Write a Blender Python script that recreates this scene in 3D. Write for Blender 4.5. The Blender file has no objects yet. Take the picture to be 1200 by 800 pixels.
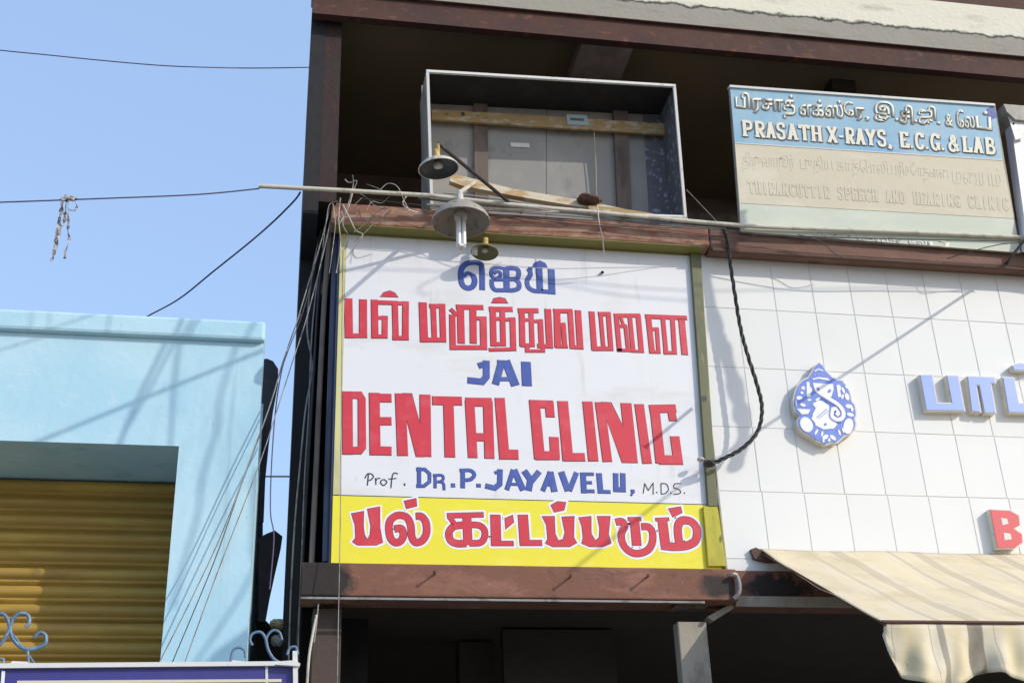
import bpy, bmesh, math, random
from mathutils import Vector
random.seed(7)
PI = math.pi
scn = bpy.context.scene
C = scn.collection

# ------------------------------------------------------------------ camera
F_PX, PITCH, YAW, ROLL, DIST, EYE = 1465.75, 0.450467, 0.194442, -0.037919, 7.2, 1.6
fw = Vector((math.sin(YAW)*math.cos(PITCH), math.cos(YAW)*math.cos(PITCH), math.sin(PITCH)))
r0 = Vector((math.cos(YAW), -math.sin(YAW), 0)); u0 = r0.cross(fw)
rt = r0*math.cos(ROLL) + u0*math.sin(ROLL); up = -r0*math.sin(ROLL) + u0*math.cos(ROLL)
CAM = Vector((0, -DIST, EYE))
cd = bpy.data.cameras.new('camera'); cam = bpy.data.objects.new('camera', cd); C.objects.link(cam)
from mathutils import Matrix
cam.matrix_world = Matrix(((rt.x, up.x, -fw.x, CAM.x), (rt.y, up.y, -fw.y, CAM.y), (rt.z, up.z, -fw.z, CAM.z), (0, 0, 0, 1)))
cd.sensor_width = 36; cd.sensor_fit = 'HORIZONTAL'; cd.lens = 36*F_PX/1200; cd.clip_start = .05; cd.clip_end = 3000
scn.camera = cam

# ------------------------------------------------------------------ light
SUN = Vector((1.25, -1.0, 0.9)).normalized()
elev = math.asin(SUN.z); azim = math.atan2(SUN.x, SUN.y)
w = bpy.data.worlds.new('World'); scn.world = w; w.use_nodes = True
nt = w.node_tree; sky = nt.nodes.new('ShaderNodeTexSky'); sky.sky_type = 'NISHITA'; sky.sun_disc = False
sky.sun_elevation = elev; sky.sun_rotation = azim; sky.air_density = 1.0; sky.dust_density = 1.6; sky.ozone_density = 1.5
bgn = nt.nodes['Background']; bgn.inputs['Strength'].default_value = 0.12
# the photograph's sky is pale and milky: an even haze lies over the clear-sky model
hz = nt.nodes.new('ShaderNodeMix'); hz.data_type = 'RGBA'; hz.blend_type = 'ADD'; hz.inputs[0].default_value = 1
hz.inputs[7].default_value = (2.35, 3.4, 5.3, 1); nt.links.new(sky.outputs[0], hz.inputs[6]); nt.links.new(hz.outputs[2], bgn.inputs['Color'])
ld = bpy.data.lights.new('sun', 'SUN'); lo = bpy.data.objects.new('sun', ld); C.objects.link(lo)
ld.energy = 3.0; ld.angle = math.radians(.4); ld.color = (1, .945, .85)
lo.rotation_euler = SUN.to_track_quat('Z', 'Y').to_euler(); lo.location = (6, -6, 12)
vs = scn.view_settings; vs.view_transform = 'Standard'; vs.look = 'None'; vs.exposure = -0.05; vs.gamma = 1

# ------------------------------------------------------------------ helpers
def at(px, py, Y=0.0):
    d = fw + rt*((px-600)/F_PX) - up*((py-400)/F_PX)
    return CAM + d*((DIST+Y)/d.y)
class Plane:
    """a board's face: origin, right axis u, up axis v, normal n towards the street"""
    def __init__(s, a, b, c):          # a bottom left, b bottom right, c top left
        s.o = a; s.u = (b-a).normalized(); s.n = s.u.cross(c-a).normalized()
        if s.n.y > 0: s.n = -s.n
        s.v = s.n.cross(s.u); s.v = s.v if s.v.z > 0 else -s.v
    def at(s, px, py, off=0.0):
        d = fw + rt*((px-600)/F_PX) - up*((py-400)/F_PX)
        return CAM + d*((s.o-CAM).dot(s.n)/d.dot(s.n)) + s.n*off
    def on(s, px, py, a):              # where the pixel's ray meets the parallel plane at offset a
        d = fw + rt*((px-600)/F_PX) - up*((py-400)/F_PX)
        return CAM + d*((s.o+s.n*a-CAM).dot(s.n)/d.dot(s.n))
    def uv(s, px, py):
        p = s.at(px, py) - s.o; return Vector((p.dot(s.u), p.dot(s.v)))
    def p(s, q, off=0.0): return s.o + s.u*q[0] + s.v*q[1] + s.n*off
FAC = Plane(Vector((0, 0, 0)), Vector((1, 0, 0)), Vector((0, 0, 1)))
PXM = 1/200.0

def lin(c):
    return tuple([(x/255/12.92 if x/255 <= .04045 else ((x/255+.055)/1.055)**2.4) for x in c]) + (1,)
def mat(name, base, rough=.7, layers=(), bump=(0, 0), metal=0, var=0, spots=(), emit=None, coat=0, bands=()):
    """base and layer colours are linear albedo; layers: (colour, (sx,sy,sz), lo, hi, detail) noise masks in world metres"""
    m = bpy.data.materials.new(name); m.use_nodes = True; t = m.node_tree; N = t.nodes; L = t.links
    b = N['Principled BSDF']; b.inputs['Roughness'].default_value = rough; b.inputs['Metallic'].default_value = metal
    b.inputs['Coat Weight'].default_value = coat
    g = N.new('ShaderNodeNewGeometry')
    c = N.new('ShaderNodeRGB'); c.outputs[0].default_value = (*base[:3], 1); cur = c.outputs[0]
    def mix(fac, col):
        nonlocal cur
        x = N.new('ShaderNodeMix'); x.data_type = 'RGBA'; L.new(fac, x.inputs[0]); L.new(cur, x.inputs[6]); x.inputs[7].default_value = (*col[:3], 1)
        cur = x.outputs[2]
    def noise(scale, detail=5, seed=0):
        mp = N.new('ShaderNodeMapping'); mp.inputs['Scale'].default_value = scale; mp.inputs['Location'].default_value = (seed*3.1, seed*1.7, seed*2.3)
        L.new(g.outputs['Position'], mp.inputs[0])
        n = N.new('ShaderNodeTexNoise'); n.inputs['Scale'].default_value = 1; n.inputs['Detail'].default_value = detail; n.inputs['Roughness'].default_value = .62
        L.new(mp.outputs[0], n.inputs['Vector']); return n
    def ramp(v, lo, hi, mx=1.0):
        r = N.new('ShaderNodeMapRange'); r.inputs[1].default_value = lo; r.inputs[2].default_value = hi; r.inputs[4].default_value = mx
        L.new(v, r.inputs[0]); return r.outputs[0]
    for col, axis, lo, hi in bands:      # paint bands along a world axis, with a ragged edge
        s = N.new('ShaderNodeSeparateXYZ'); L.new(g.outputs['Position'], s.inputs[0])
        n = noise((9, 9, 9), 6, 5); a = N.new('ShaderNodeMath'); a.operation = 'MULTIPLY_ADD'; L.new(n.outputs[0], a.inputs[0]); a.inputs[1].default_value = .11
        L.new(s.outputs[axis], a.inputs[2]); mix(ramp(a.outputs[0], lo, hi), col)
    for k, (col, sc, lo, hi, mx) in enumerate(layers):
        mix(ramp(noise(sc, 6, k+1).outputs[0], lo, hi, mx), col)
    for k, (col, cen, rad, soft, mx) in enumerate(spots):
        n = noise((11, 11, 11), 6, k+9); sb = N.new('ShaderNodeVectorMath'); sb.operation = 'SUBTRACT'; L.new(n.outputs['Color'], sb.inputs[0]); sb.inputs[1].default_value = (.5, .5, .5)
        ma = N.new('ShaderNodeVectorMath'); ma.operation = 'MULTIPLY_ADD'; L.new(sb.outputs[0], ma.inputs[0]); ma.inputs[1].default_value = [max(rad)*1.1]*3
        L.new(g.outputs['Position'], ma.inputs[2])
        s2 = N.new('ShaderNodeVectorMath'); s2.operation = 'SUBTRACT'; L.new(ma.outputs[0], s2.inputs[0]); s2.inputs[1].default_value = cen
        dv = N.new('ShaderNodeVectorMath'); dv.operation = 'DIVIDE'; L.new(s2.outputs[0], dv.inputs[0]); dv.inputs[1].default_value = rad
        ln = N.new('ShaderNodeVectorMath'); ln.operation = 'LENGTH'; L.new(dv.outputs[0], ln.inputs[0])
        mix(ramp(ln.outputs['Value'], 1+soft/2, 1-soft/2, mx), col)
    if var:
        oi = N.new('ShaderNodeObjectInfo'); h = N.new('ShaderNodeHueSaturation'); h.inputs['Saturation'].default_value = 1
        r = N.new('ShaderNodeMapRange'); r.inputs[3].default_value = 1-var; r.inputs[4].default_value = 1+var
        L.new(oi.outputs['Random'], r.inputs[0]); L.new(r.outputs[0], h.inputs['Value']); L.new(cur, h.inputs['Color']); cur = h.outputs[0]
    L.new(cur, b.inputs['Base Color'])
    if bump[1]:
        n = noise([bump[0]]*3 if not isinstance(bump[0], tuple) else bump[0], 8, 3); bp = N.new('ShaderNodeBump'); bp.inputs['Strength'].default_value = bump[1]; bp.inputs['Distance'].default_value = .01
        L.new(n.outputs[0], bp.inputs['Height']); L.new(bp.outputs[0], b.inputs['Normal'])
        r = ramp(n.outputs[0], .2, .8); rr = N.new('ShaderNodeMapRange'); rr.inputs[3].default_value = max(.05, rough-.12); rr.inputs[4].default_value = min(1, rough+.12)
        L.new(n.outputs[0], rr.inputs[0]); L.new(rr.outputs[0], b.inputs['Roughness'])
    return m

ROOT = {}
def org(p):
    while p is not None and p.parent is not None: p = p.parent
    return p.location.copy() if p is not None else Vector()
class MB:
    def __init__(s): s.v = []; s.f = []; s.smooth = set(); s.chunks = []
    def add(s, vs, fs, smooth=False):
        k = len(s.v); s.chunks.append((k, k+len(vs), len(s.f), len(s.f)+len(fs))); s.v += [Vector(q) for q in vs]
        for f in fs:
            if smooth: s.smooth.add(len(s.f))
            s.f.append([i+k for i in f])
        return s
    def box(s, x0, x1, y0, y1, z0, z1):
        return s.add([(x0,y0,z0),(x1,y0,z0),(x1,y1,z0),(x0,y1,z0),(x0,y0,z1),(x1,y0,z1),(x1,y1,z1),(x0,y1,z1)],
                     [(0,3,2,1),(4,5,6,7),(0,1,5,4),(1,2,6,5),(2,3,7,6),(3,0,4,7)])
    def prism(s, front, back):
        """front: ring of points towards the street, back: matching ring"""
        n = len(front); fs = [list(range(n)), list(range(2*n-1, n-1, -1))] + [(i, i+n, (i+1) % n+n, (i+1) % n) for i in range(n)]
        nn = Vector()
        for i in range(n): nn += Vector(front[i]).cross(Vector(front[(i+1) % n]))
        if nn.dot(Vector(front[0])-Vector(back[0])) < 0: fs = [tuple(reversed(f)) for f in fs]
        return s.add(list(front)+list(back), fs)
    def poly(s, pl, pts, a=0.0, b=None, z=None):
        """outline in photo pixels seen on plane pl, front at offset a, back at offset b"""
        if z: pts = [(z[0]+x/z[2], z[1]+y/z[2]) for x, y in pts]
        if b is None: b = a-.0006
        fr = [pl.on(x, y, a) for x, y in pts]; return s.prism(fr, [p + pl.n*(b-a) for p in fr])
    def tube(s, pts, r, n=6, cap=True):
        pts = [Vector(p) for p in pts]; rs = r if isinstance(r, (list, tuple)) else [r]*len(pts); vs = []; fs = []
        ref = None
        for i, p in enumerate(pts):
            d = (pts[min(i+1, len(pts)-1)]-pts[max(i-1, 0)]).normalized()
            if ref is None: ref = d.orthogonal().normalized()
            a = (ref - d*ref.dot(d)); a = a.normalized() if a.length > 1e-5 else d.orthogonal().normalized(); ref = a; b = d.cross(a)
            for k in range(n): vs.append(p + (a*math.cos(2*PI*k/n) + b*math.sin(2*PI*k/n))*rs[i])
        for i in range(len(pts)-1):
            for k in range(n): fs.append((i*n+k, i*n+(k+1) % n, (i+1)*n+(k+1) % n, (i+1)*n+k))
        s.add(vs, fs, n > 5)
        if cap: s.add([vs[k] for k in range(n)], [tuple(range(n-1, -1, -1))]); s.add(vs[-n:], [tuple(range(n))])
        return s
    def lathe(s, c, axis, prof, n=24):
        """prof: (radius, height along axis)"""
        axis = Vector(axis).normalized(); a = axis.orthogonal().normalized(); b = axis.cross(a); vs = []; fs = []
        for r, h in prof:
            for k in range(n): vs.append(Vector(c)+axis*h+(a*math.cos(2*PI*k/n)+b*math.sin(2*PI*k/n))*r)
        for i in range(len(prof)-1):
            for k in range(n): fs.append((i*n+k, i*n+(k+1) % n, (i+1)*n+(k+1) % n, (i+1)*n+k))
        return s.add(vs, fs, True)
    def stroke(s, pl, pts, wpx, off=0.001, z=None, grow=0.0, smooth=False, closed=False, sub=6, shift=(0, 0)):
        """a brush stroke: polyline in photo pixels (or zoomed pixels, z=(ox,oy,scale)), widths in the same units"""
        sc = 1.0
        if z: pts = [(z[0]+x/z[2], z[1]+y/z[2]) for x, y in pts]; sc = 1/z[2]
        if smooth: pts = cat(pts, sub, closed)
        q = [pl.uv(x+shift[0], y+shift[1]) for x, y in pts]
        loc = (pl.uv(pts[0][0]+1, pts[0][1])-pl.uv(*pts[0])).length
        h = (wpx*sc/2+grow)*loc; n = len(q)
        if closed: q.append(q[0]); n += 1
        if grow and not closed:
            d = (q[0]-q[1]).normalized(); q[0] = q[0]+d*grow*loc; d = (q[-1]-q[-2]).normalized(); q[-1] = q[-1]+d*grow*loc
        Ls = []; Rs = []
        for i in range(n):
            if closed: a, b = q[(i-1) % (n-1)], q[(i+1) % (n-1)]
            else: a, b = q[max(i-1, 0)], q[min(i+1, n-1)]
            d1 = (q[i]-a) if (q[i]-a).length > 1e-7 else (b-q[i]); d2 = (b-q[i]) if (b-q[i]).length > 1e-7 else (q[i]-a)
            d1 = d1.normalized(); d2 = d2.normalized(); n1 = Vector((-d1.y, d1.x)); n2 = Vector((-d2.y, d2.x))
            m = n1+n2
            m = n1 if m.length < .3 else m.normalized(); k = h/max(m.dot(n1), .8 if closed else .55)
            Ls.append(q[i]+m*k); Rs.append(q[i]-m*k)
        for i in range(n-1):
            o = off + (s.lay % 7)*.00006; s.lay += 1
            s.add([pl.p(Ls[i], o), pl.p(Rs[i], o), pl.p(Rs[i+1], o), pl.p(Ls[i+1], o)], [(0, 1, 2, 3)])
        return s
    lay = 0
    def build_split(s, name, m, parent, pl):
        """one object per letter: strokes that touch or overlap on the board belong together"""
        ch = s.chunks; n = len(ch); par = list(range(n))
        def fd(i):
            while par[i] != i: par[i] = par[par[i]]; i = par[i]
            return i
        P = []
        for a, b, _, _ in ch:
            pts = [((v-pl.o).dot(pl.u), (v-pl.o).dot(pl.v)) for v in s.v[a:b]]; P.append(pts)
        BB = [(min(x for x, _ in p)-.0004, max(x for x, _ in p)+.0004, min(y for _, y in p)-.0004, max(y for _, y in p)+.0004) for p in P]
        def axes(p):
            if len(p) != 4: return []
            return [(p[(i+1) % 4][1]-p[i][1], p[i][0]-p[(i+1) % 4][0]) for i in range(4)]
        for i in range(n):
            for j in range(i+1, n):
                if BB[i][1] < BB[j][0] or BB[j][1] < BB[i][0] or BB[i][3] < BB[j][2] or BB[j][3] < BB[i][2]: continue
                sep = False
                for ax in axes(P[i])+axes(P[j]):
                    l = math.hypot(*ax)
                    if l < 1e-9: continue
                    A = [(x*ax[0]+y*ax[1])/l for x, y in P[i]]; B_ = [(x*ax[0]+y*ax[1])/l for x, y in P[j]]
                    if max(A) < min(B_)-.0004 or max(B_) < min(A)-.0004: sep = True; break
                if not sep: par[fd(i)] = fd(j)
        g = {}
        for i in range(n): g.setdefault(fd(i), []).append(i)
        for r, idx in g.items():
            m2 = MB()
            for i in idx:
                a, b, c, d = ch[i]; m2.add(s.v[a:b], [[k-a for k in f] for f in s.f[c:d]])
            m2.build(name, m, parent)
    def build(s, name, m, parent=None, bevel=0, solid=0):
        if not s.v: return None
        o0 = org(parent); me = bpy.data.meshes.new(name); me.from_pydata([v-o0 for v in s.v], [], s.f)
        for i, p in enumerate(me.polygons): p.use_smooth = i in s.smooth
        me.update(); me.materials.append(m)
        o = bpy.data.objects.new(name, me); C.objects.link(o); o.parent = parent
        if bevel:
            b = o.modifiers.new('bevel', 'BEVEL'); b.width = bevel; b.segments = 2; b.limit_method = 'ANGLE'
        if solid:
            b = o.modifiers.new('solid', 'SOLIDIFY'); b.thickness = solid
        return o
def cat(pts, sub=6, closed=False):
    n = len(pts); out = []; R = range(n if closed else n-1)
    P = [Vector(p) for p in pts]
    for i in R:
        if closed: a, b, c, d = P[(i-1) % n], P[i], P[(i+1) % n], P[(i+2) % n]
        else: a, b, c, d = P[max(i-1, 0)], P[i], P[i+1], P[min(i+2, n-1)]
        for k in range(sub):
            t = k/sub; out.append(.5*((2*b)+(c-a)*t+(2*a-5*b+4*c-d)*t*t+(3*b-a-3*c+d)*t**3))
    if not closed: out.append(P[-1])
    return [tuple(v) for v in out]
def tag(o, label, category, group=None, kind=None):
    if label: o['label'] = label
    if category: o['category'] = category
    if group: o['group'] = group
    if kind: o['kind'] = kind
    return o
def thing(name, loc, label, category, group=None):
    o = bpy.data.objects.new(name, None); C.objects.link(o); o.location = loc; o.empty_display_size = .1
    return tag(o, label, category, group)
def piece(name, mesh, loc, parent, rot=(0, 0, 0)):
    o = bpy.data.objects.new(name, mesh); C.objects.link(o); o.parent = parent; o.location = Vector(loc)-org(parent); o.rotation_euler = rot; return o
def bxo(name, m, parent, *a, bevel=0): return MB().box(*a).build(name, m, parent, bevel)

# ------------------------------------------------------------------ materials
M = {}
ZSL = at(960, 19, -.3).z+.035-.02
M['white_sheet'] = mat('white_sheet', (.74, .73, .735), .45, [((.56, .53, .48), (1.2, 1.2, 4), .54, .72, .5), ((.45, .41, .36), (7, 7, .9), .62, .74, .45), ((.5, .48, .44), (14, 14, 14), .66, .72, .35), ((.68, .66, .62), (5, 5, .6), .55, .7, .4)], (6, .08))
M['red_paint'] = mat('red_paint', (.60, .03, .05), .5, [((.66, .09, .11), (9, 9, 9), .52, .68, .5)], (30, .05))
M['dark_red_edge'] = mat('dark_red_edge', (.10, .02, .03), .6)
M['blue_paint'] = mat('blue_paint', (.045, .085, .34), .5, [((.11, .16, .42), (12, 12, 12), .5, .68, .5)], (30, .05))
M['navy_edge'] = mat('navy_edge', (.03, .035, .13), .6)
M['black_paint'] = mat('black_paint', (.03, .03, .035), .6)
M['halo_white'] = mat('halo_white', (.82, .80, .82), .5)
M['yellow_paint'] = mat('yellow_paint', (.80, .70, .03), .5, [((.82, .76, .12), (6, 6, 6), .5, .7, .6), ((.5, .38, .03), (3, 3, 8), .64, .74, .35)], (9, .08))
M['olive_paint'] = mat('olive_paint', (.22, .20, .045), .6, [((.20, .19, .05), (8, 8, 3), .5, .66, .6), ((.10, .09, .06), (25, 25, 25), .63, .7, .6)], (20, .2))
M['post_olive'] = mat('post_olive', (.14, .14, .065), .6, [((.10, .10, .06), (8, 8, 3), .5, .66, .6), ((.30, .27, .08), (25, 25, 5), .6, .7, .6)], (20, .2))
M['post_yellow'] = mat('post_yellow', (.46, .41, .025), .6, [((.22, .19, .04), (8, 8, 3), .5, .66, .6), ((.05, .04, .03), (20, 20, 6), .64, .7, .8)], (20, .2))
M['pale_yellow'] = mat('pale_yellow', (.62, .58, .25), .6, [((.40, .38, .22), (10, 10, 2), .5, .68, .7)], (15, .15))
M['brown_beam'] = mat('brown_beam', (.195, .083, .05), .8, [((.33, .15, .10), (3, 3, 9), .52, .68, .6), ((.10, .045, .035), (7, 7, 14), .58, .68, .7), ((.5, .45, .4), (40, 40, 40), .70, .73, .8)], (22, .35),
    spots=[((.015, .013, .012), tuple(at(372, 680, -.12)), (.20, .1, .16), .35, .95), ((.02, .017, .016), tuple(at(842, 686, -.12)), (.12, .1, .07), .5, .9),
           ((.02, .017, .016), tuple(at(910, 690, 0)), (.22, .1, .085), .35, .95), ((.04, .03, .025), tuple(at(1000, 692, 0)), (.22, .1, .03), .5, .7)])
M['brick_beam'] = mat('brick_beam', (.26, .12, .075), .85, [((.40, .26, .18), (6, 6, 14), .46, .62, .8), ((.09, .04, .03), (6, 6, 16), .57, .67, .8), ((.55, .5, .45), (26, 26, 40), .68, .72, .8)], (22, .4))
M['brown_beam_right'] = mat('brown_beam_right', (.185, .10, .07), .85, [((.25, .14, .10), (4, 4, 12), .5, .66, .6), ((.09, .055, .04), (5, 5, 16), .55, .66, .7)], (22, .35))
M['dark_red'] = mat('dark_red', (.080, .033, .023), .85, [((.055, .028, .022), (4, 4, 6), .45, .6, .8), ((.19, .08, .04), (9, 9, 16), .57, .68, .7)], (20, .3))
M['pier_red'] = mat('pier_red', (.034, .015, .013), .85, [((.03, .02, .017), (4, 4, 3), .45, .6, .8), ((.12, .045, .025), (9, 9, 5), .6, .68, .7)], (20, .3))
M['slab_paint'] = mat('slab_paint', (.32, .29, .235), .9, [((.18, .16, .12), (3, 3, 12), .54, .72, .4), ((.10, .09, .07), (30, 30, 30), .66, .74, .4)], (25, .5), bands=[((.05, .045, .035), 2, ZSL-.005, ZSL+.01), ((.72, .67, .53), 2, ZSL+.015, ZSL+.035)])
M['concrete_dark'] = mat('concrete_dark', (.06, .05, .038), .9, [((.04, .033, .026), (2, 2, 2), .45, .65, .6)], (14, .2))
M['gallery_wall'] = mat('gallery_wall', (.30, .20, .15), .9, [((.18, .13, .10), (2, 2, 2), .45, .65, .6)], (14, .2))
M['ceiling'] = mat('ceiling', (.29, .22, .13), .9, [((.21, .165, .105), (1.5, 1.5, 1.5), .45, .65, .6)], (14, .12))
M['ceiling_beam'] = mat('ceiling_beam', (.42, .32, .28), .9, [((.18, .13, .11), (3, 3, 3), .45, .65, .7)], (14, .3))
M['dark_wall'] = mat('dark_wall', (.016, .015, .016), .85, [((.03, .027, .026), (6, 6, .8), .5, .66, .8)], (14, .4))  # near-black wall colour with slightly paler vertical streaks
M['column'] = mat('column', (.38, .33, .26), .9, [((.16, .13, .10), (6, 6, 3), .5, .68, .7)], (18, .4))
M['tile'] = mat('tile', (.735, .725, .69), .6, [((.70, .69, .65), (2, 2, 2), .5, .7, .4)], (2, .03), var=.02)
M['grout'] = mat('grout', (.68, .665, .63), .9)
M['cyan_wall'] = mat('cyan_wall', (.39, .62, .72), .85, [((.50, .69, .75), (1.6, 1.6, 1.6), .42, .62, .7), ((.31, .50, .58), (4, 4, .7), .55, .7, .5), ((.55, .70, .74), (7, 7, 7), .60, .66, .5), ((.24, .42, .52), (18, 18, 5), .66, .72, .4), ((.20, .33, .40), (9, 9, .45), .60, .74, .45), ((.22, .30, .34), (45, 45, 45), .68, .72, .6), ((.2, .35, .42), (30, 30, 30), .70, .74, .5)], (18, .25))
M['shutter'] = mat('shutter', (.38, .23, .04), .5, [((.58, .38, .07), (1.5, 1.5, 9), .5, .66, .5), ((.26, .17, .06), (2, 2, 14), .54, .7, .7), ((.2, .1, .03), (30, 30, 30), .68, .72, .8)], (12, .15), metal=0, var=.08)
M['slab_grey'] = mat('slab_grey', (.3, .29, .27), .9, bump=(20, .3))
M['metal_white'] = mat('metal_white', (.68, .66, .62), .45, [((.35, .30, .24), (12, 12, 12), .6, .68, .6)], (20, .1))
M['pipe_cream'] = mat('pipe_cream', (.56, .51, .41), .5, [((.30, .25, .18), (14, 14, 14), .54, .66, .6)], (20, .2))
M['wood_yellow'] = mat('wood_yellow', (.36, .245, .11), .8, [((.52, .46, .36), (9, 9, 25), .52, .62, .7), ((.13, .08, .04), (10, 10, 18), .6, .68, .8)], ((6, 6, 50), .3))
M['wood_cream'] = mat('wood_cream', (.60, .52, .38), .8, [((.42, .25, .09), (5, 5, 16), .5, .62, .8)], ((6, 6, 50), .3))
M['wood_brown'] = mat('wood_brown', (.16, .125, .105), .85, [((.10, .07, .055), (12, 12, 3), .5, .62, .8)], ((40, 40, 5), .3))
M['sheet_grey'] = mat('sheet_grey', (.29, .28, .26), .65, [((.36, .345, .31), (3, 3, 3), .5, .66, .6), ((.12, .12, .13), (5, 5, 3), .58, .7, .6)], (10, .15))
M['sheet_peel'] = mat('sheet_peel', (.12, .125, .145), .6, [((.34, .37, .48), (22, 22, 22), .55, .62, .9)], (20, .3))
M['sticker'] = mat('sticker', (.35, .46, .48), .5)
M['lamp_grey'] = mat('lamp_grey', (.33, .285, .24), .55, [((.16, .10, .06), (22, 22, 22), .54, .66, .8)], (20, .15))
M['lamp_dark'] = mat('lamp_dark', (.045, .055, .05), .45, [((.08, .09, .07), (14, 14, 14), .5, .7, .6)], (20, .1))
M['lamp_olive'] = mat('lamp_olive', (.20, .20, .075), .5, [((.10, .10, .05), (20, 20, 20), .5, .66, .7)], (20, .15))
M['enamel'] = mat('enamel', (.55, .52, .44), .45, [((.25, .16, .09), (22, 22, 22), .55, .64, .8)])
M['brass'] = mat('brass', (.55, .38, .12), .45, [((.3, .2, .08), (30, 30, 30), .5, .66, .6)])
M['cfl'] = mat('cfl', (.80, .79, .77), .25)
M['black_rod'] = mat('black_rod', (.02, .017, .018), .5, [((.12, .05, .03), (14, 14, 14), .6, .66, .8)])
M['wire_dark'] = mat('wire_dark', (.045, .04, .045), .6)
M['wire_violet'] = mat('wire_violet', (.10, .07, .13), .6)
M['wire_navy'] = mat('wire_navy', (.035, .035, .10), .6)
M['wire_grey'] = mat('wire_grey', (.26, .25, .235), .6, [((.12, .11, .1), (9, 9, 9), .5, .6, .8)])
M['wire_cream'] = mat('wire_cream', (.55, .51, .42), .6, [((.3, .26, .2), (9, 9, 9), .5, .65, .7)])
M['cable_black'] = mat('cable_black', (.035, .03, .028), .6, [((.10, .09, .08), (30, 30, 30), .55, .65, .8)], (40, .3))
M['pipe_slate'] = mat('pipe_slate', (.085, .10, .16), .6, [((.045, .05, .07), (9, 9, 2), .5, .64, .8)], (20, .3))
M['pipe_brown'] = mat('pipe_brown', (.15, .12, .10), .7, [((.07, .055, .05), (12, 12, 2), .5, .62, .8)], (20, .3))
M['rag'] = mat('rag', (.45, .43, .42), .6, [((.08, .08, .12), (30, 30, 30), .5, .56, .9), ((.65, .35, .2), (20, 20, 20), .64, .68, .8)])
M['xblue'] = mat('xblue', (.23, .43, .57), .5, [((.36, .52, .60), (3, 3, 3), .42, .62, .7), ((.10, .36, .66), (2, 2, 4), .6, .7, .7)], (12, .1))
M['xcream'] = mat('xcream', (.64, .57, .42), .6, [((.72, .66, .52), (2, 2, 5), .5, .66, .6)], (12, .12))
M['xmint'] = mat('xmint', (.58, .62, .50), .6, [((.70, .70, .58), (2, 2, 5), .5, .66, .6)], (12, .12))
M['xletter'] = mat('xletter', (.80, .75, .60), .5, [((.6, .5, .36), (20, 20, 20), .6, .68, .6)])
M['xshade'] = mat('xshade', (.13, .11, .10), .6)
M['xfaint'] = mat('xfaint', (.50, .43, .31), .6)
M['frame_side'] = mat('frame_side', (.40, .37, .31), .7, [((.18, .16, .13), (10, 10, 4), .5, .66, .7)], (20, .2))
M['letter_blue'] = mat('letter_blue', (.25, .36, .76), .4, [((.32, .42, .78), (6, 6, 6), .5, .7, .4)])
M['letter_red'] = mat('letter_red', (.62, .07, .08), .4)
M['letter_rim'] = mat('letter_rim', (.66, .62, .53), .5, [((.4, .36, .28), (12, 12, 12), .56, .68, .6)])
M['emblem_blue'] = mat('emblem_blue', (.12, .20, .60), .45, [((.22, .30, .68), (12, 12, 12), .5, .68, .5)])
M['emblem_white'] = mat('emblem_white', (.80, .79, .76), .45)
M['purple'] = mat('purple', (.045, .04, .21), .45, [((.065, .06, .26), (5, 5, 5), .5, .68, .6)], (6, .05))
M['iron_blue'] = mat('iron_blue', (.10, .17, .26), .5, [((.22, .32, .42), (25, 25, 25), .52, .62, .7)])
M['tarp'] = mat('tarp', (.018, .016, .02), .55, [((.035, .03, .03), (9, 9, 9), .5, .66, .8)], (14, .4))
M['dark_brown'] = mat('dark_brown', (.075, .05, .04), .85, [((.04, .03, .025), (9, 9, 3), .5, .64, .8)], (18, .4))
M['rust'] = mat('rust', (.10, .05, .035), .8, bump=(20, .3))
M['asphalt'] = mat('asphalt', (.075, .07, .065), .95, [((.16, .14, .11), (.5, .5, .5), .5, .7, .7)], (30, .3))
M['earth'] = mat('earth', (.27, .22, .16), .95, [((.2, .16, .12), (.3, .3, .3), .45, .65, .7)], (10, .3))
M['floor'] = mat('floor', (.12, .11, .10), .8)
M['steel'] = mat('steel', (.35, .34, .33), .4, metal=.6)
M['paper'] = mat('paper', (.7, .68, .62), .7)
# ------------------------------------------------------------------ ground
g = MB().box(-900, 900, -900, 900, -.3, -.004).build('ground', M['earth']); tag(g, None, None, kind='structure')
g = MB().box(-60, 60, -9.5, -2.6, -.1, .004).build('road', M['asphalt']); tag(g, None, None, kind='structure')
g = MB().box(-60, 60, -2.6, -.6, -.1, .13).build('pavement', M['slab_grey']); tag(g, None, None, kind='structure')

# ------------------------------------------------------------------ main building
B = thing('shop_building', (0, 0, 0), 'weathered two storey shop building with open upper gallery and white tiled front', 'building')
XL, XR = .05, 8.6                       # building's left and right ends
zt, zb = at(600, 662, -.12).z, at(600, 700, -.12).z
ub_t = at(480, 243, -.12).z; ub_b = at(600, 274, -.12).z
z_up = at(800, 55, -.27).z              # underside of the fascia beam
z_sl = at(800, 28, -.3).z               # underside of the white slab
ZC = z_up+.13                           # ceiling
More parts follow.
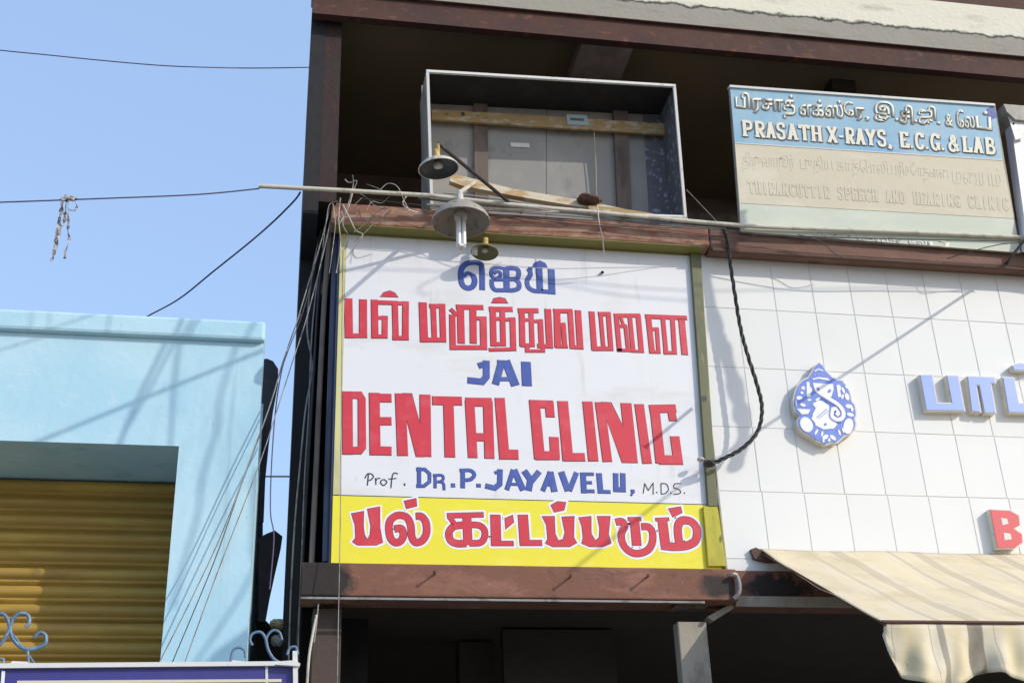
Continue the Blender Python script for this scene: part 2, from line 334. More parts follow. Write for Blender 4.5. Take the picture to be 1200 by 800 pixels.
# walls
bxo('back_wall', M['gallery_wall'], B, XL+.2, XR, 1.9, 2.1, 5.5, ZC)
bxo('side_wall', M['dark_wall'], B, XL, XL+.2, 1.2, 5, 0.1, ZC+1.6)
bxo('flank_wall', M['dark_wall'], B, XL+.2, XL+.55, 1.2, 1.4, .17, 5.39)
bxo('corner_pier', M['dark_wall'], B, XL-.013, XL+.095, .45, 1.199, .17, ZC-.002)
bxo('corner_pier', M['dark_wall'], B, XL-.0125, XL+.085, -.16, .449, ub_t-.12, ZC-.002)
bxo('side_pier', M['pier_red'], B, XL+.0855, XL+.20, -.155, .3, ub_t-.02, ZC-.002)
bxo('lower_back_wall', M['concrete_dark'], B, XL+.2, XR, 4.0, 4.2, .1, 3.6)
bxo('floor', M['floor'], B, XL+.01, XR-.01, -.5, 3.99, .0, .16)
bxo('storey_slab', M['concrete_dark'], B, XL+.205, XR, .16, 3.98, 3.62, 3.8)
bxo('upper_floor', M['concrete_dark'], B, XL+.205, XR, .02, 1.89, ub_b+.02, ub_b+.16)
bxo('infill_wall', M['dark_wall'], B, .26, XR-.003, .16, .3, 3.81, ub_b+.015)
bxo('ceiling', M['ceiling'], B, XL+.001, XR, -.199, 1.9, ZC, ZC+.12)
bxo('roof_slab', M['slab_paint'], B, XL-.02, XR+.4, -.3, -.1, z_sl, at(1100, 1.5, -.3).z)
bxo('upper_parapet', M['dark_red'], B, .2, XR+.3, -.16, 0, at(1100, 1.5, -.3).z+.003, 9.6)
bxo('fascia_beam', M['dark_red'], B, XL-.012, XR, -.27, -.2, z_up, z_sl-.004)
bxo('slab_soffit', M['dark_red'], B, XL-.012, XR, -.296, -.271, z_sl-.004, z_sl-.001)
bxo('roof_deck', M['concrete_dark'], B, XL, XR+.3, -.09, 4.9, ZC+.13, ZC+.3)
# a cross beam under the ceiling
bxo('ceiling_beam', M['ceiling_beam'], B, at(682, 47, -.19).x, at(742, 54, -.19).x, -.198, 1.88, z_up+.012, ZC-.002)
cx = at(1110, 60, .3).x
bxo('ceiling_beam', M['concrete_dark'], B, 4.05, 4.25, .09, 1.88, z_up+.03, ZC-.002)
bxo('gallery_partition', M['wood_brown'], B, 3.2, 3.9, 1.5, 1.56, ub_b+.2, 7.2)
# beams
xs = at(865, 690, -.12).x
bb = bxo('lower_beam', M['brown_beam'], B, at(352, 690, -.12).x, xs, -.12, .155, zb, zt, bevel=.008)
bxo('lower_beam', M['brown_beam'], B, xs+.002, XR, -.02, .15, at(950, 711, -.02).z, at(950, 669, -.02).z, bevel=.008)
bxo('drip_strip', M['wire_grey'], B, at(352, 705, -.13).x, at(826, 705, -.13).x, -.131, -.119, zb-.022, zb-.010)
bxo('soffit_board', M['column'], B, xs+.01, 4.6, -.035, -.0205, at(950, 711, -.03).z, at(950, 699, -.03).z)
bxo('upper_beam', M['brick_beam'], B, at(388, 255, -.12).x, 2.81, -.12, .015, ub_b, ub_t, bevel=.01)
bxo('upper_beam', M['brown_beam_right'], B, 2.813, XR, -.125, .015, ub_b-.015, ub_t-.01, bevel=.01)
bxo('beam_soffit', M['olive_paint'], B, at(388, 255, -.12).x+.02, 2.77, -.117, -.0005, ub_b-.006, ub_b-.0005)
bxo('ledge_edge', M['rust'], B, 2.82, XR, -.132, -.1, ub_b-.035, ub_b-.0155)
# column under the lower beam with a stepped head
colx0, colx1 = at(795, 740, 0).x, at(829, 740, 0).x
MB().box(colx0, colx1, 0.0, .10, .16, 3.33).build('column', M['column'], B, bevel=.008)
hd = MB()
for k in range(0): hd.box(colx0-.01-k*.015, colx1+.015+k*.02, -.012-k*.012, .10, 3.274+k*.02, 3.288+k*.02)
MB().poly(FAC, [(829,722),(858,706),(866,708),(836,727)], .0, -.08).build('bracket', M['column'], B)
MB().poly(FAC, [(788,712),(826,712),(836,706),(796,706)], .005, -.08).build('bracket', M['wood_brown'], B)
bxo('door_pier', M['dark_brown'], B, at(366, 740, .05).x, at(400, 740, .05).x, .05, .3, .16, zb-.03, bevel=.006)
bxo('inner_partition', M['concrete_dark'], B, 1.55, 2.35, 1.4, 1.5, .16, 3.6)
bxo('inner_post', M['concrete_dark'], B, 1.3, 1.55, 1.8, 2.0, .16, 3.6)
# wires of rust plaster chips under the beam
# ------------------------------------------------------------------ tiled front
tx0 = 2.995; tz = [5.92+.0, 5.481, 5.035, 4.605, 4.164, 3.722, 3.60]
TW = bxo('tiled_panel', M['grout'], B, 2.715, XR, .004, .155, zt-.1, ub_b-.002)
tile_m = {}
def tile_mesh(wd, ht):
    key = (round(wd, 3), round(ht, 3))
    if key not in tile_m:
        b = .0025; me = bpy.data.meshes.new('tile'); hx, hz = wd/2, ht/2
        v = [(-hx, 0, -hz), (hx, 0, -hz), (hx, 0, hz), (-hx, 0, hz), (-hx+b, -.011, -hz+b), (hx-b, -.011, -hz+b), (hx-b, -.011, hz-b), (-hx+b, -.011, hz-b)]
        me.from_pydata(v, [], [(4, 5, 6, 7), (0, 1, 5, 4), (1, 2, 6, 5), (2, 3, 7, 6), (3, 0, 4, 7)]); me.materials.append(M['tile']); tile_m[key] = me
    return tile_m[key]
bounds = [ub_b-.018] + tz[1:6] + [zt-.02]
for r in range(len(bounds)-1):
    z1, z0 = bounds[r], bounds[r+1]
    sh = [0, 0, 0, .004, .012, .0][r]
    edges = [2.717] + [tx0+sh+.2875*k for k in range(18) if tx0+.2875*k < 7.2]
    for a, b in zip(edges, edges[1:]):
        if b-a < .05: continue
        gq = .002
        piece('tile', tile_mesh(b-a-gq, z1-z0-gq), ((a+b)/2, .0115, (z0+z1)/2), TW, (random.uniform(-.0016, .0016), 0, random.uniform(-.003, .003)))

# ------------------------------------------------------------------ dental sign
S = thing('clinic_sign', (1.3, 0, 3.7), 'large white and yellow painted dental clinic board between two brown beams', 'sign')
x_l, x_r = at(401, 460).x, at(810, 320).x
z_split = at(620, 585.8).z; z_stop = at(600, 287).z
xy_l = at(389, 620).x
bxo('white_sheet', M['white_sheet'], S, x_l, x_r, 0, .03, z_split+.004, z_stop)
bxo('yellow_panel', M['yellow_paint'], S, xy_l, x_r-.015, -.006, .03, zt-.04, z_split-.004)
bxo('panel_gap', M['black_paint'], S, xy_l+.004, x_r+.01, .001, .028, z_split-.0035, z_split+.0035)
bxo('frame_strip', M['pale_yellow'], S, xy_l, x_l-.0015, -.004, .03, z_split+.004, z_stop)
bxo('frame_top', M['olive_paint'], S, xy_l, x_r, -.012, .03, z_stop+.0015, ub_b-.007)
MB().poly(FAC, [(809,292),(821,293),(841,593),(830,592.4)], .03, -.13).build('frame_post', M['post_olive'], S, bevel=.004)
MB().poly(FAC, [(824,592.6),(841,593.4),(851,663),(830,663)], .028, -.13).build('frame_post', M['post_yellow'], S, bevel=.004)
bxo('box_side', M['pipe_slate'], S, xy_l-.012, xy_l-.0015, .005, 1.19, zt-.02, ub_b+.1)
bxo('sheet_patch', M['white_sheet'], S, at(501, 430).x, at(514, 430).x, -.0005, -.0002, at(508, 440).z, at(508, 409).z)

red = MB(); rede = MB(); blue = MB(); bluee = MB(); blk = MB(); yred = MB(); halo = MB(); yedge = MB()
def R(z, *strokes, halo_grow=None, sm=False):
    for st in strokes:
        pts, wd = st[0], st[1]
        red.stroke(FAC, pts, wd, .0016, z, smooth=sm); rede.stroke(FAC, pts, wd, .0006, z, grow=.55, smooth=sm, shift=(-.35, .35))
def Bl(z, *strokes, sm=False):
    for st in strokes:
        s_ = st[2] if len(st) > 2 else sm
        blue.stroke(FAC, st[0], st[1], .0016, z, smooth=s_); bluee.stroke(FAC, st[0], st[1], .0006, z, grow=.45, smooth=s_, shift=(-.3, .3))
# line 1
z = (530, 295, 9.23)
Bl(z, ([(225,250),(245,310),(225,370),(170,392),(115,360),(95,280),(100,190),(150,130),(230,112),(300,125),(322,180),(326,410)],56,True),
   ([(125,262),(170,228),(228,256)],36,True),
   ([(560,180),(480,168),(425,200),(430,265),(470,290),(518,268),(520,225),(480,212),(450,235)],34,True),
   ([(430,300),(432,365),(462,408),(520,414),(590,414)],44,True), ([(460,302),(600,300)],34), ([(585,165),(592,428)],62),
   ([(590,180),(655,175),(712,195),(720,245),(695,288),(600,296)],46,True), ([(680,296),(722,335),(718,392),(660,414),(600,414)],46,True),
   ([(828,182),(848,240),(812,310),(825,380),(880,418),(960,425),(1112,436)],46,True), ([(825,182),(866,184)],40), ([(942,178),(950,420)],64), ([(1072,190),(1082,455)],68))
for mb, o, gw in ((blue, .0021, 0), (bluee, .0005, 0)):
    mb.poly(FAC, [(862,166),(880,122),(945,92),(1010,122),(1032,168)], o, z=z)
# line 2
z = (395, 335, 8.571)
R(z, ([(115,125),(121,520)],76), ([(263,135),(263,500)],74), ([(82,498),(302,498)],46),
  ([(377,138),(382,520)],66), ([(345,162),(612,170)],44), ([(582,170),(592,530)],56), ([(690,155),(688,540)],60), ([(612,172),(720,175)],38), ([(560,522),(720,522)],44),
  ([(410,318),(505,318)],36), ([(482,300),(480,520)],54), ([(350,505),(505,505)],40),
  ([(862,165),(876,560)],76), ([(845,540),(1095,540)],48), ([(966,180),(980,520)],50), ([(930,200),(1085,200)],44), ([(1058,180),(1068,550)],56))
red.poly(FAC, [(432,106),(470,66),(530,50),(580,70),(612,112)], .0021, z=z); rede.poly(FAC, [(426,112),(466,62),(530,44),(584,66),(620,118)], .0005, z=z)
z = (520, 340, 7.5)
R(z, ([(76,215),(82,520)],50), ([(60,502),(375,502)],40), ([(348,232),(354,520)],56), ([(285,246),(375,246)],32), ([(148,130),(156,465)],58), ([(112,146),(348,150)],44), ([(258,150),(262,465)],56), ([(62,165),(118,218)],34),
  ([(432,145),(440,490)],50), ([(402,166),(605,166)],44), ([(516,165),(525,480)],44), ([(430,252),(540,246)],32), ([(430,472),(545,472)],36), ([(606,240),(614,528)],48), ([(540,258),(628,252)],30), ([(400,522),(636,516)],30),
  ([(686,160),(694,490)],48), ([(655,178),(832,178)],42), ([(768,180),(780,495)],40), ([(690,262),(780,256)],28), ([(850,260),(862,500)],44), ([(790,272),(868,266)],28), ([(680,480),(760,484)],34), ([(826,488),(960,492)],36), ([(916,165),(934,505)],54), ([(735,495),(737,540)],36), ([(718,532),(888,532)],26), ([(872,495),(874,540)],34),
  ([(996,165),(1004,500)],54), ([(966,182),(1132,182)],38), ([(1052,300),(1066,500)],40), ([(1010,302),(1070,298)],28), ([(985,492),(1090,494)],30), ([(1112,185),(1132,500)],44), ([(1110,496),(1200,500)],32))
red.poly(FAC, [(420,110),(440,76),(490,65),(535,76),(562,112)], .0021, z=z); rede.poly(FAC, [(414,116),(436,70),(490,59),(540,70),(570,118)], .0005, z=z)
z = (670, 350, 8)
R(z, ([(60,108),(82,468)],54), ([(0,454),(110,458)],28),
  ([(188,120),(214,480)],50), ([(200,466),(386,466)],40), ([(272,145),(298,445)],36), ([(250,142),(362,142)],40), ([(344,130),(370,480)],42),
  ([(418,140),(450,490)],42), ([(398,156),(642,156)],36), ([(462,170),(492,262)],26), ([(505,250),(532,490)],32), ([(545,155),(578,490)],38), ([(624,150),(656,500)],44), ([(440,256),(515,252)],30), ([(430,480),(560,482)],28), ([(560,488),(672,492)],24),
  ([(718,150),(756,505)],48), ([(692,164),(1080,178)],40), ([(755,284),(815,282)],30), ([(800,275),(816,505)],34), ([(730,496),(830,498)],28), ([(856,180),(886,505)],38), ([(946,185),(966,510)],40), ([(865,504),(985,504)],30), ([(1030,190),(1062,522)],56))
# JAI
z = (420, 415, 4.571)
Bl(z, ([(686,34),(686,120),(664,146),(586,138)],34), ([(650,44),(662,72)],26), ([(898,40),(904,168)],50), ([(768,38),(735,160)],36), ([(790,34),(842,166)],44), ([(755,132),(830,132)],22), ([(745,40),(805,42)],20))
# DENTAL CLINIC
z = (395, 450, 5.714)
R(z, ([(70,48),(72,468)],66), ([(42,72),(150,72),(166,98),(168,420),(150,442),(42,442)],50),
  ([(250,58),(256,472)],68), ([(218,90),(364,92)],60), ([(270,246),(364,246)],56), ([(230,442),(364,446)],60),
  ([(424,62),(440,476)],68), ([(590,70),(595,482)],70), ([(640,108),(836,112)],60), ([(746,110),(757,486)],66),
  ([(888,110),(910,490)],60), ([(1010,110),(1022,495)],62), ([(862,118),(1036,120)],60), ([(900,352),(1020,354)],54), ([(1090,92),(1122,500)],64), ([(1100,468),(1214,470)],66))
for mb, o in ((red, .0021), (rede, .0005)):
    e = 0 if mb is red else 4
    mb.poly(FAC, [(440-e,62-e),(498+e,64-e),(575,330),(585,484+e),(530-e,484+e),(440-e,130)], o, z=z)
z = (600, 455, 5.714)
R(z, ([(150,80),(186,470)],68), ([(120,102),(276,106)],54), ([(250,90),(258,190)],56), ([(160,448),(316,448)],58), ([(282,325),(290,460)],60),
  ([(340,85),(376,482)],68), ([(350,458),(488,458)],54), ([(506,88),(546,484)],64), ([(588,92),(640,488)],60), ([(764,98),(806,495)],70), ([(852,105),(906,500)],60),
  ([(954,115),(996,498)],62), ([(922,136),(1098,132)],54), ([(1062,115),(1080,215)],50), ([(985,476),(1142,478)],60), ([(1090,320),(1114,490)],60))
for mb, o in ((red, .0021), (rede, .0005)):
    e = 0 if mb is red else 4
    mb.poly(FAC, [(600-e,92-e),(662+e,96-e),(775,310),(800,495+e),(738-e,495+e),(630,200)], o, z=z)
# the doctor's line
z = (420, 415, 4.571)
K = lambda z, *ss: [blk.stroke(FAC, s_[0], s_[1], .0012, z, smooth=True) for s_ in ss]
K(z, ([(54,640),(48,702)],7), ([(34,664),(50,640),(72,642),(80,656),(66,672),(50,676)],7), ([(92,662),(94,698)],7), ([(94,676),(104,664),(118,664)],6),
  ([(134,668),(118,684),(134,702),(152,684),(136,668)],7), ([(212,640),(190,636),(180,660),(174,716)],7), ([(160,668),(204,664)],6), ([(243,697),(252,697)],14))
Bl(z, ([(326,604),(326,712)],20), ([(312,616),(356,614),(382,638),(382,680),(352,704),(312,704)],17), ([(412,640),(412,714)],15), ([(402,648),(446,646),(456,664),(440,680),(412,680)],13,True), ([(432,680),(456,690),(460,724)],13,True),
   ([(498,700),(518,700)],20), ([(560,612),(560,714)],22), ([(545,622),(598,620),(622,642),(602,668),(562,672)],18,True), ([(634,701),(656,701)],18))
z = (560, 540, 4.8)
Bl(z, ([(126,46),(124,128),(96,150),(44,138)],28), ([(96,66),(128,54)],16), ([(200,48),(164,160)],24), ([(205,48),(256,162)],34), ([(178,128),(238,130)],15),
   ([(262,54),(306,116)],34), ([(346,58),(302,112)],30), ([(298,100),(286,164)],34), ([(408,60),(366,166)],24), ([(408,60),(432,170)],34), ([(382,132),(430,132)],15),
   ([(470,60),(508,166)],34), ([(556,64),(516,166)],26), ([(592,64),(598,178)],30), ([(580,72),(652,72)],17), ([(592,120),(642,120)],16), ([(592,168),(656,168)],18),
   ([(682,68),(692,180)],30), ([(682,170),(746,172)],19), ([(776,68),(778,160)],28), ([(816,68),(818,160)],28), ([(764,158),(832,160)],26), ([(862,168),(882,168)],16), ([(876,172),(862,192)],9))
K(z, ([(930,182),(938,125)],6), ([(938,125),(958,166)],6), ([(958,166),(986,122)],6), ([(986,122),(986,188)],6), ([(1002,176),(1010,176)],8), ([(1030,125),(1031,186)],6), ([(1030,126),(1060,130),(1072,158),(1056,180),(1031,186)],6),
  ([(1082,180),(1089,180)],8), ([(1142,126),(1110,128),(1102,148),(1134,162),(1138,180),(1100,188)],6), ([(1158,180),(1166,180)],8))
# yellow panel
YP = Plane(Vector((0, -.006, 0)), Vector((1, -.006, 0)), Vector((0, -.006, 1)))
def Yr(z, strokes=(), polys=()):
    for st in strokes:
        sm = len(st) > 2
        yred.stroke(YP, st[0], st[1], .0022, z, smooth=sm); yedge.stroke(YP, st[0], st[1], .0014, z, grow=.6, smooth=sm); halo.stroke(YP, st[0], st[1], .0005, z, grow=3.1, smooth=sm)
    for p in polys:
        yred.poly(YP, p, .0027, z=z); pc = p+[p[0]]
        yedge.stroke(YP, p, 1, .0014, z, grow=.6, closed=True); halo.stroke(YP, p, 1, .0005, z, grow=3.1, closed=True)
Yr((400,580,8), [([(500,315),(560,312),(582,370),(556,428),(505,442),(462,400),(445,310),(462,232),(530,188),(610,205),(650,280),(660,390),(700,442),(762,420),(798,350),(792,255),(752,200),(700,196)],64,True)],
   [[(95,172),(210,150),(205,290),(215,370),(245,415),(270,370),(278,290),(245,130),(360,108),(360,300),(385,440),(330,465),(150,465),(105,435),(135,400),(130,280)], [(590,55),(700,30),(706,100),(610,125)]])
Yr((510,580,6.667), [([(95,160),(375,152)],38), ([(246,155),(256,385)],64), ([(112,170),(150,222)],34), ([(240,232),(150,242),(108,290),(120,350),(168,376),(240,376)],52,True),
   ([(270,230),(345,236),(384,272),(384,330),(350,370),(270,374)],46,True), ([(470,155),(476,390)],74), ([(442,376),(610,376)],36), ([(684,155),(700,388)],74), ([(666,372),(832,372)],42)],
   [[(545,180),(605,155),(612,210),(550,265)], [(835,165),(930,165),(935,300),(960,355),(1000,345),(1015,290),(990,170),(1085,165),(1080,330),(1105,370),(1050,400),(920,400),(862,375),(880,340),(870,230)], [(905,78),(955,50),(1020,55),(1005,115),(930,130)]])
Yr((670,580,6.667), [([(345,210),(392,205),(412,240),(388,300),(396,370),(440,430),(510,455),(590,430),(628,370),(630,290),(600,248),(545,245)],50,True), ([(488,180),(508,390)],68), ([(440,186),(540,186)],26),
   ([(706,185),(732,395)],70), ([(655,190),(758,186)],22), ([(700,392),(800,402),(900,392),(968,350),(975,262),(930,205),(855,200),(828,262),(842,390)],58,True)],
   [[(55,175),(150,165),(150,300),(185,355),(215,330),(220,260),(200,165),(300,165),(285,300),(305,375),(240,400),(140,400),(80,375),(90,330),(80,240)], [(755,105),(850,90),(860,135),(790,170)]])
sh_o = [o for o in S.children if o.name.startswith('white_sheet')][0]; yp_o = [o for o in S.children if o.name.startswith('yellow_panel')][0]
rede.build_split('letter_outline', M['dark_red_edge'], sh_o, FAC); red.build_split('red_letter', M['red_paint'], sh_o, FAC)
bluee.build_split('letter_outline', M['navy_edge'], sh_o, FAC); blue.build_split('blue_letter', M['blue_paint'], sh_o, FAC); blk.build_split('thin_letter', M['black_paint'], sh_o, FAC)
halo.build_split('letter_halo', M['halo_white'], yp_o, FAC); yedge.build_split('letter_outline', M['dark_red_edge'], yp_o, FAC); yred.build_split('red_letter', M['red_paint'], yp_o, FAC)

# bolt pointing out of the post, nails
def peg(name, px, py, Y, ln, r, m, label, cat_, direction=None, head=1.8, group=None):
    p = at(px, py, Y); d = direction or (CAM-p); d = d.normalized()
    mb = MB().tube([p, p+d*ln], r, 8).tube([p+d*ln, p+d*(ln+.006)], r*head, 8)
    return tag(mb.build(name, m), label, cat_, group)
peg('bolt', 825, 467, -.055, .24, .011, M['steel'], 'long steel bolt sticking out of the olive post beside the word CLINIC', 'bolt')
peg('nail', 706, 319, 0, .02, .009, M['black_paint'], 'black nail head in the white sheet to the right of the blue top line', 'nail', head=1.2)
for k, (px, py, lb) in enumerate(((510, 672, 'iron nail in the lower brown beam, leftmost of three'), (668, 676, 'iron nail in the lower brown beam under the yellow panel, middle of three'), (758, 676, 'iron nail in the lower brown beam, rightmost of three'))):
    peg('nail', px, py, -.12, .07, .006, M['rust'], lb, 'nail', Vector((-.2, -1, -.15)), group='nails in the lower brown beam')

# ------------------------------------------------------------------ emblem
E_ = thing('emblem', tuple(FAC.at(966, 475)), 'round blue and white elephant headed deity emblem fixed on the white tiles', 'emblem')
z = (920, 415, 6.667); EO = .06
EP = Plane(Vector((0, -EO, 0)), Vector((1, -EO, 0)), Vector((0, -EO, 1)))
# tile face sits at y=0; emblem drawn on its own plane a hand's width proud
out = [(265,68),(292,88),(320,135),(372,185),(400,200),(445,208),(475,245),(500,290),(512,330),(515,365),(540,395),(548,430),(552,470),(540,505),(552,540),(540,590),(505,622),(470,625),(440,655),(400,685),(360,682),(320,700),(290,680),(250,668),(215,640),(180,622),(140,600),(108,560),(102,510),(122,480),(90,450),(78,410),(72,360),(85,300),(105,245),(140,205),(185,185),(222,130),(240,90)]
cxm, cym = 315, 400
big = [(cxm+(x-cxm)*1.045, cym+(y-cym)*1.035) for x, y in out]
MB().poly(EP, big, 0, -EO-.001, z).build('rim', M['letter_rim'], E_)
MB().poly(EP, out, .004, .001, z).build('blue_face', M['emblem_blue'], E_)
wh = MB(); o = .0062
def ell(cx, cy, rx, ry, rot=0, n=18): return [(cx+rx*math.cos(t)*math.cos(rot)-ry*math.sin(t)*math.sin(rot), cy+rx*math.cos(t)*math.sin(rot)+ry*math.sin(t)*math.cos(rot)) for t in [2*PI*i/n for i in range(n)]]
for p in ([(218,222),(290,228),(375,232),(380,275),(362,330),(330,350),(285,325),(235,290)], ell(168,548,46,62,-.5), ell(495,560,38,62,.15), ell(485,330,16,30,-.3), ell(112,340,24,15), ell(142,262,14,14),
          [(168,215),(190,215),(200,330),(170,335)], [(402,240),(420,235),(440,330),(415,335)], [(215,470),(250,400),(300,370),(345,400),(350,450),(365,500),(410,545),(380,580),(300,585),(240,555)],
          ell(500,405,28,16,.2), ell(510,470,28,14,.3), ell(455,280,10,26,-.4), [(215,385),(260,360),(300,365),(270,400),(235,415)], [(95,425),(200,430),(180,465),(130,468)], ell(315,645,26,16,-.6), ell(375,650,28,14,.7), ell(245,605,9,24,.5), ell(290,620,8,22,.2), ell(425,610,8,24,-.3), ell(455,592,8,20,-.3), ell(190,356,16,8), ell(200,280,9,24), ell(132,300,12,10,.4), ell(480,255,12,9,.8), ell(428,260,8,22,-.15), ell(450,330,9,20,.3), ell(525,430,10,16), ell(88,385,7,18), ell(140,395,22,12,.3), ell(255,350,20,9,-.5), [(205,500),(222,470),(236,500),(230,530)], ell(345,668,10,14,.2), ell(300,675,8,12,-.3), [(228,128),(262,110),(300,126),(296,134),(262,120),(234,136)], [(215,190),(262,178),(330,186),(350,200),(346,206),(262,190),(218,200)]):
    wh.poly(EP, p, o, .002, z); o += .00003
wh.stroke(EP, [(300,325),(360,362),(415,400),(450,450),(445,500),(400,512),(362,482),(368,435),(400,432),(412,462),(395,478)], 30, .0095, z, smooth=True)
wh.build_split('white_relief', M['emblem_white'], E_, EP)
bl = MB()
bl.stroke(EP, [(285,335),(345,375),(395,410),(428,455),(428,485),(402,495),(385,478)], 6, .0112, z, smooth=True)
bl.stroke(EP, [(262,330),(330,378),(352,420),(345,480),(372,520),(430,532),(470,490),(466,430),(425,380),(370,335)], 6, .0104, z, smooth=True)
bl.stroke(EP, [(250,262),(262,285)], 14, .0104, z); bl.stroke(EP, [(350,280),(338,298)], 16, .0104, z); bl.poly(EP, ell(318,545,9,9), .0106, z=z)
bl.stroke(EP, [(245,495),(325,430)], 5, .0104, z); bl.stroke(EP, [(258,505),(335,445)], 4, .0104, z)
bl.build_split('blue_line', M['emblem_blue'], E_, EP)
gl = MB()
for x in (235, 262, 290): gl.poly(EP, ell(x, 158, 7, 7), .0062, z=z)
gl.build_split('crown_bead', M['letter_blue'], E_, EP)

# ------------------------------------------------------------------ raised letters on the tiles
LP = Plane(Vector((0, -.055, 0)), Vector((1, -.055, 0)), Vector((0, -.055, 1)))
z = (1060, 410, 3.2)
def letter(polys, rim_grow, m, label, cen, holes=()):
    t = thing('raised_letter', tuple(FAC.at(z[0]+cen[0]/z[2], z[1]+cen[1]/z[2])), label, 'letter', 'raised letters on the tiled front')
    rim = MB(); face = MB()
    for p in polys:
        face.poly(LP, p, .0035, .001, z)
        rim.poly(LP, p, 0, -.056, z); rim.stroke(LP, p, 1, -.0006, z, grow=rim_grow, closed=True)
        # skirt of the channel letter
        q = [LP.uv(z[0]+x/z[2], z[1]+y/z[2]) for x, y in p]; n = len(q); ar = sum(q[i].cross(q[(i+1) % n]) for i in range(n)); sg = 1 if ar < 0 else -1; g2 = rim_grow*PXM*1.05
        ring = []
        for i in range(n):
            a = (q[i]-q[i-1]).normalized(); b = (q[(i+1) % n]-q[i]).normalized(); nn = (Vector((-a.y, a.x))+Vector((-b.y, b.x))); nn = nn.normalized() if nn.length > .2 else Vector((-a.y, a.x))
            ring.append(q[i]+nn*sg*g2/max(nn.dot(Vector((-a.y, a.x))), .6))
        rim.add([LP.p(v, -.0009) for v in ring]+[LP.p(v, -.056) for v in ring], [(i, (i+1) % n, (i+1) % n+n, i+n) for i in range(n)])
    rim.build('rim', M['letter_rim'], t); face.build('face', m, t)
    for h in holes: pass
letter([[(60,94),(103,94),(122,200),(180,200),(160,96),(200,98),(225,226),(84,224)]], 1.0, M['letter_blue'], 'raised blue letter with two uprights and an open top, leftmost on the white tiles', (140,160))
letter([[(238,99),(336,103),(340,122),(322,124),(342,234),(302,234),(282,132),(268,130),(286,232),(254,228)]], .9, M['letter_blue'], 'raised blue arch shaped letter, second from the left on the white tiles', (290,165))
letter([[(370,102),(410,106),(428,200),(520,205),(540,110),(580,112),(560,236),(392,232)], [(406,58),(430,50),(480,54),(500,70),(450,76),(412,74)]], 1.0, M['letter_blue'], 'raised blue letter with a dot above it, at the right edge of the photo', (420,160))
z0_ = z
letter([[(322,598),(395,602),(428,620),(432,655),(408,668),(440,690),(442,720),(415,740),(350,742),(340,690)]], 1.0, M['letter_red'], 'raised red letter B low on the white tiles above the awning', (380,670))
hb = MB(); t_B = [o for o in C.objects if o.name.startswith('raised_letter')][-1]
hb.poly(LP, [(362,628),(385,632),(390,650),(368,656)], .0045, .0036, z); hb.poly(LP, [(372,684),(398,688),(402,708),(376,712)], .0045, .0036, z); hb.build_split('letter_counter', M['letter_rim'], t_B, LP)
# ------------------------------------------------------------------ x-ray sign
YB, YT = -.165, -.35
pBL, pBR, pTL, pTR = at(868, 271, YB), at(1196, 296, YB), at(855, 100, YT), at(1166, 122, YT)
XP = Plane(pBL, pBR, (pTL+pTR)/2 + (pBL-pBR)/2)
X = thing('xray_sign', tuple(pBL), 'tall tilted signboard for the x-ray lab, blue head and faded cream lower part', 'sign')
def xq(name, pts, a, b, m, par=X): return MB().poly(XP, pts, a, b).build(name, m, par)
def lerp(a, b, t): return (a[0]+(b[0]-a[0])*t, a[1]+(b[1]-a[1])*t)
TL, TR, BR, BL = (855, 100), (1166, 122), (1196, 296), (868, 271)
L1, R1 = (861, 167), (1175, 187); L2, R2 = (866.5, 238), (1188, 256)
xq('backing', [TL, TR, BR, BL], -.004, -.034, M['frame_side'])
xq('blue_band', [(855.5, 102.5), (1165.5, 124.5), R1, L1], 0, -.0035, M['xblue'])
xq('top_edge', [(855, 99.5), (1166, 121.5), (1166.4, 124), (855.2, 102)], .012, -.034, M['metal_white'])
cp = xq('cream_band', [(861.1, 167.6), (1175.1, 187.6), R2, L2], 0, -.0035, M['xcream'])
xq('mint_band', [(866.6, 238.5), (1188, 256.5), BR, BL], -.0005, -.0035, M['xmint'])
xq('seam', [(861, 167), (1175, 187), (1175.2, 188.2), (861.1, 168)], .003, -.002, M['paper'])
xq('blue_spot', [(1156, 128), (1161, 124.8), (1165.6, 125), (1168, 138), (1162, 140), (1157, 136)], .0012, .0002, M['blue_paint'])
def fit_text(name, body, pl, quad, m, parent, off=.004, thick=.006, bold=.02, tilt=0):
    cu = bpy.data.curves.new(name, 'FONT'); cu.body = body; cu.size = 1; cu.offset = bold; cu.resolution_u = 3
    o = bpy.data.objects.new(name, cu); C.objects.link(o); dg = bpy.context.evaluated_depsgraph_get()
    me = bpy.data.meshes.new_from_object(o.evaluated_get(dg)); bpy.data.objects.remove(o)
    xs = [v.co.x for v in me.vertices]; ys = [v.co.y for v in me.vertices]; x0, x1, y0, y1 = min(xs), max(xs), min(ys), max(ys)
    q = [pl.at(*p, off) for p in quad]; o0 = org(parent); me.transform(Matrix.Identity(4))
    bm = bmesh.new(); bm.from_mesh(me); bmesh.ops.remove_doubles(bm, verts=bm.verts, dist=.0005)
    for v in bm.verts:
        a = (v.co.x-x0)/(x1-x0); b = (v.co.y-y0)/(y1-y0)
        v.co = q[3].lerp(q[2], a).lerp(q[0].lerp(q[1], a), b)-o0
    if thick:
        r = bmesh.ops.extrude_face_region(bm, geom=bm.faces[:]); 
        for v in [g for g in r['geom'] if isinstance(g, bmesh.types.BMVert)]: v.co -= pl.n*thick
    bmesh.ops.recalc_face_normals(bm, faces=bm.faces[:]); bm.to_mesh(me); bm.free()
    me.materials.clear(); me.materials.append(m)
    r = bpy.data.objects.new(name, me); C.objects.link(r); r.parent = parent; return r
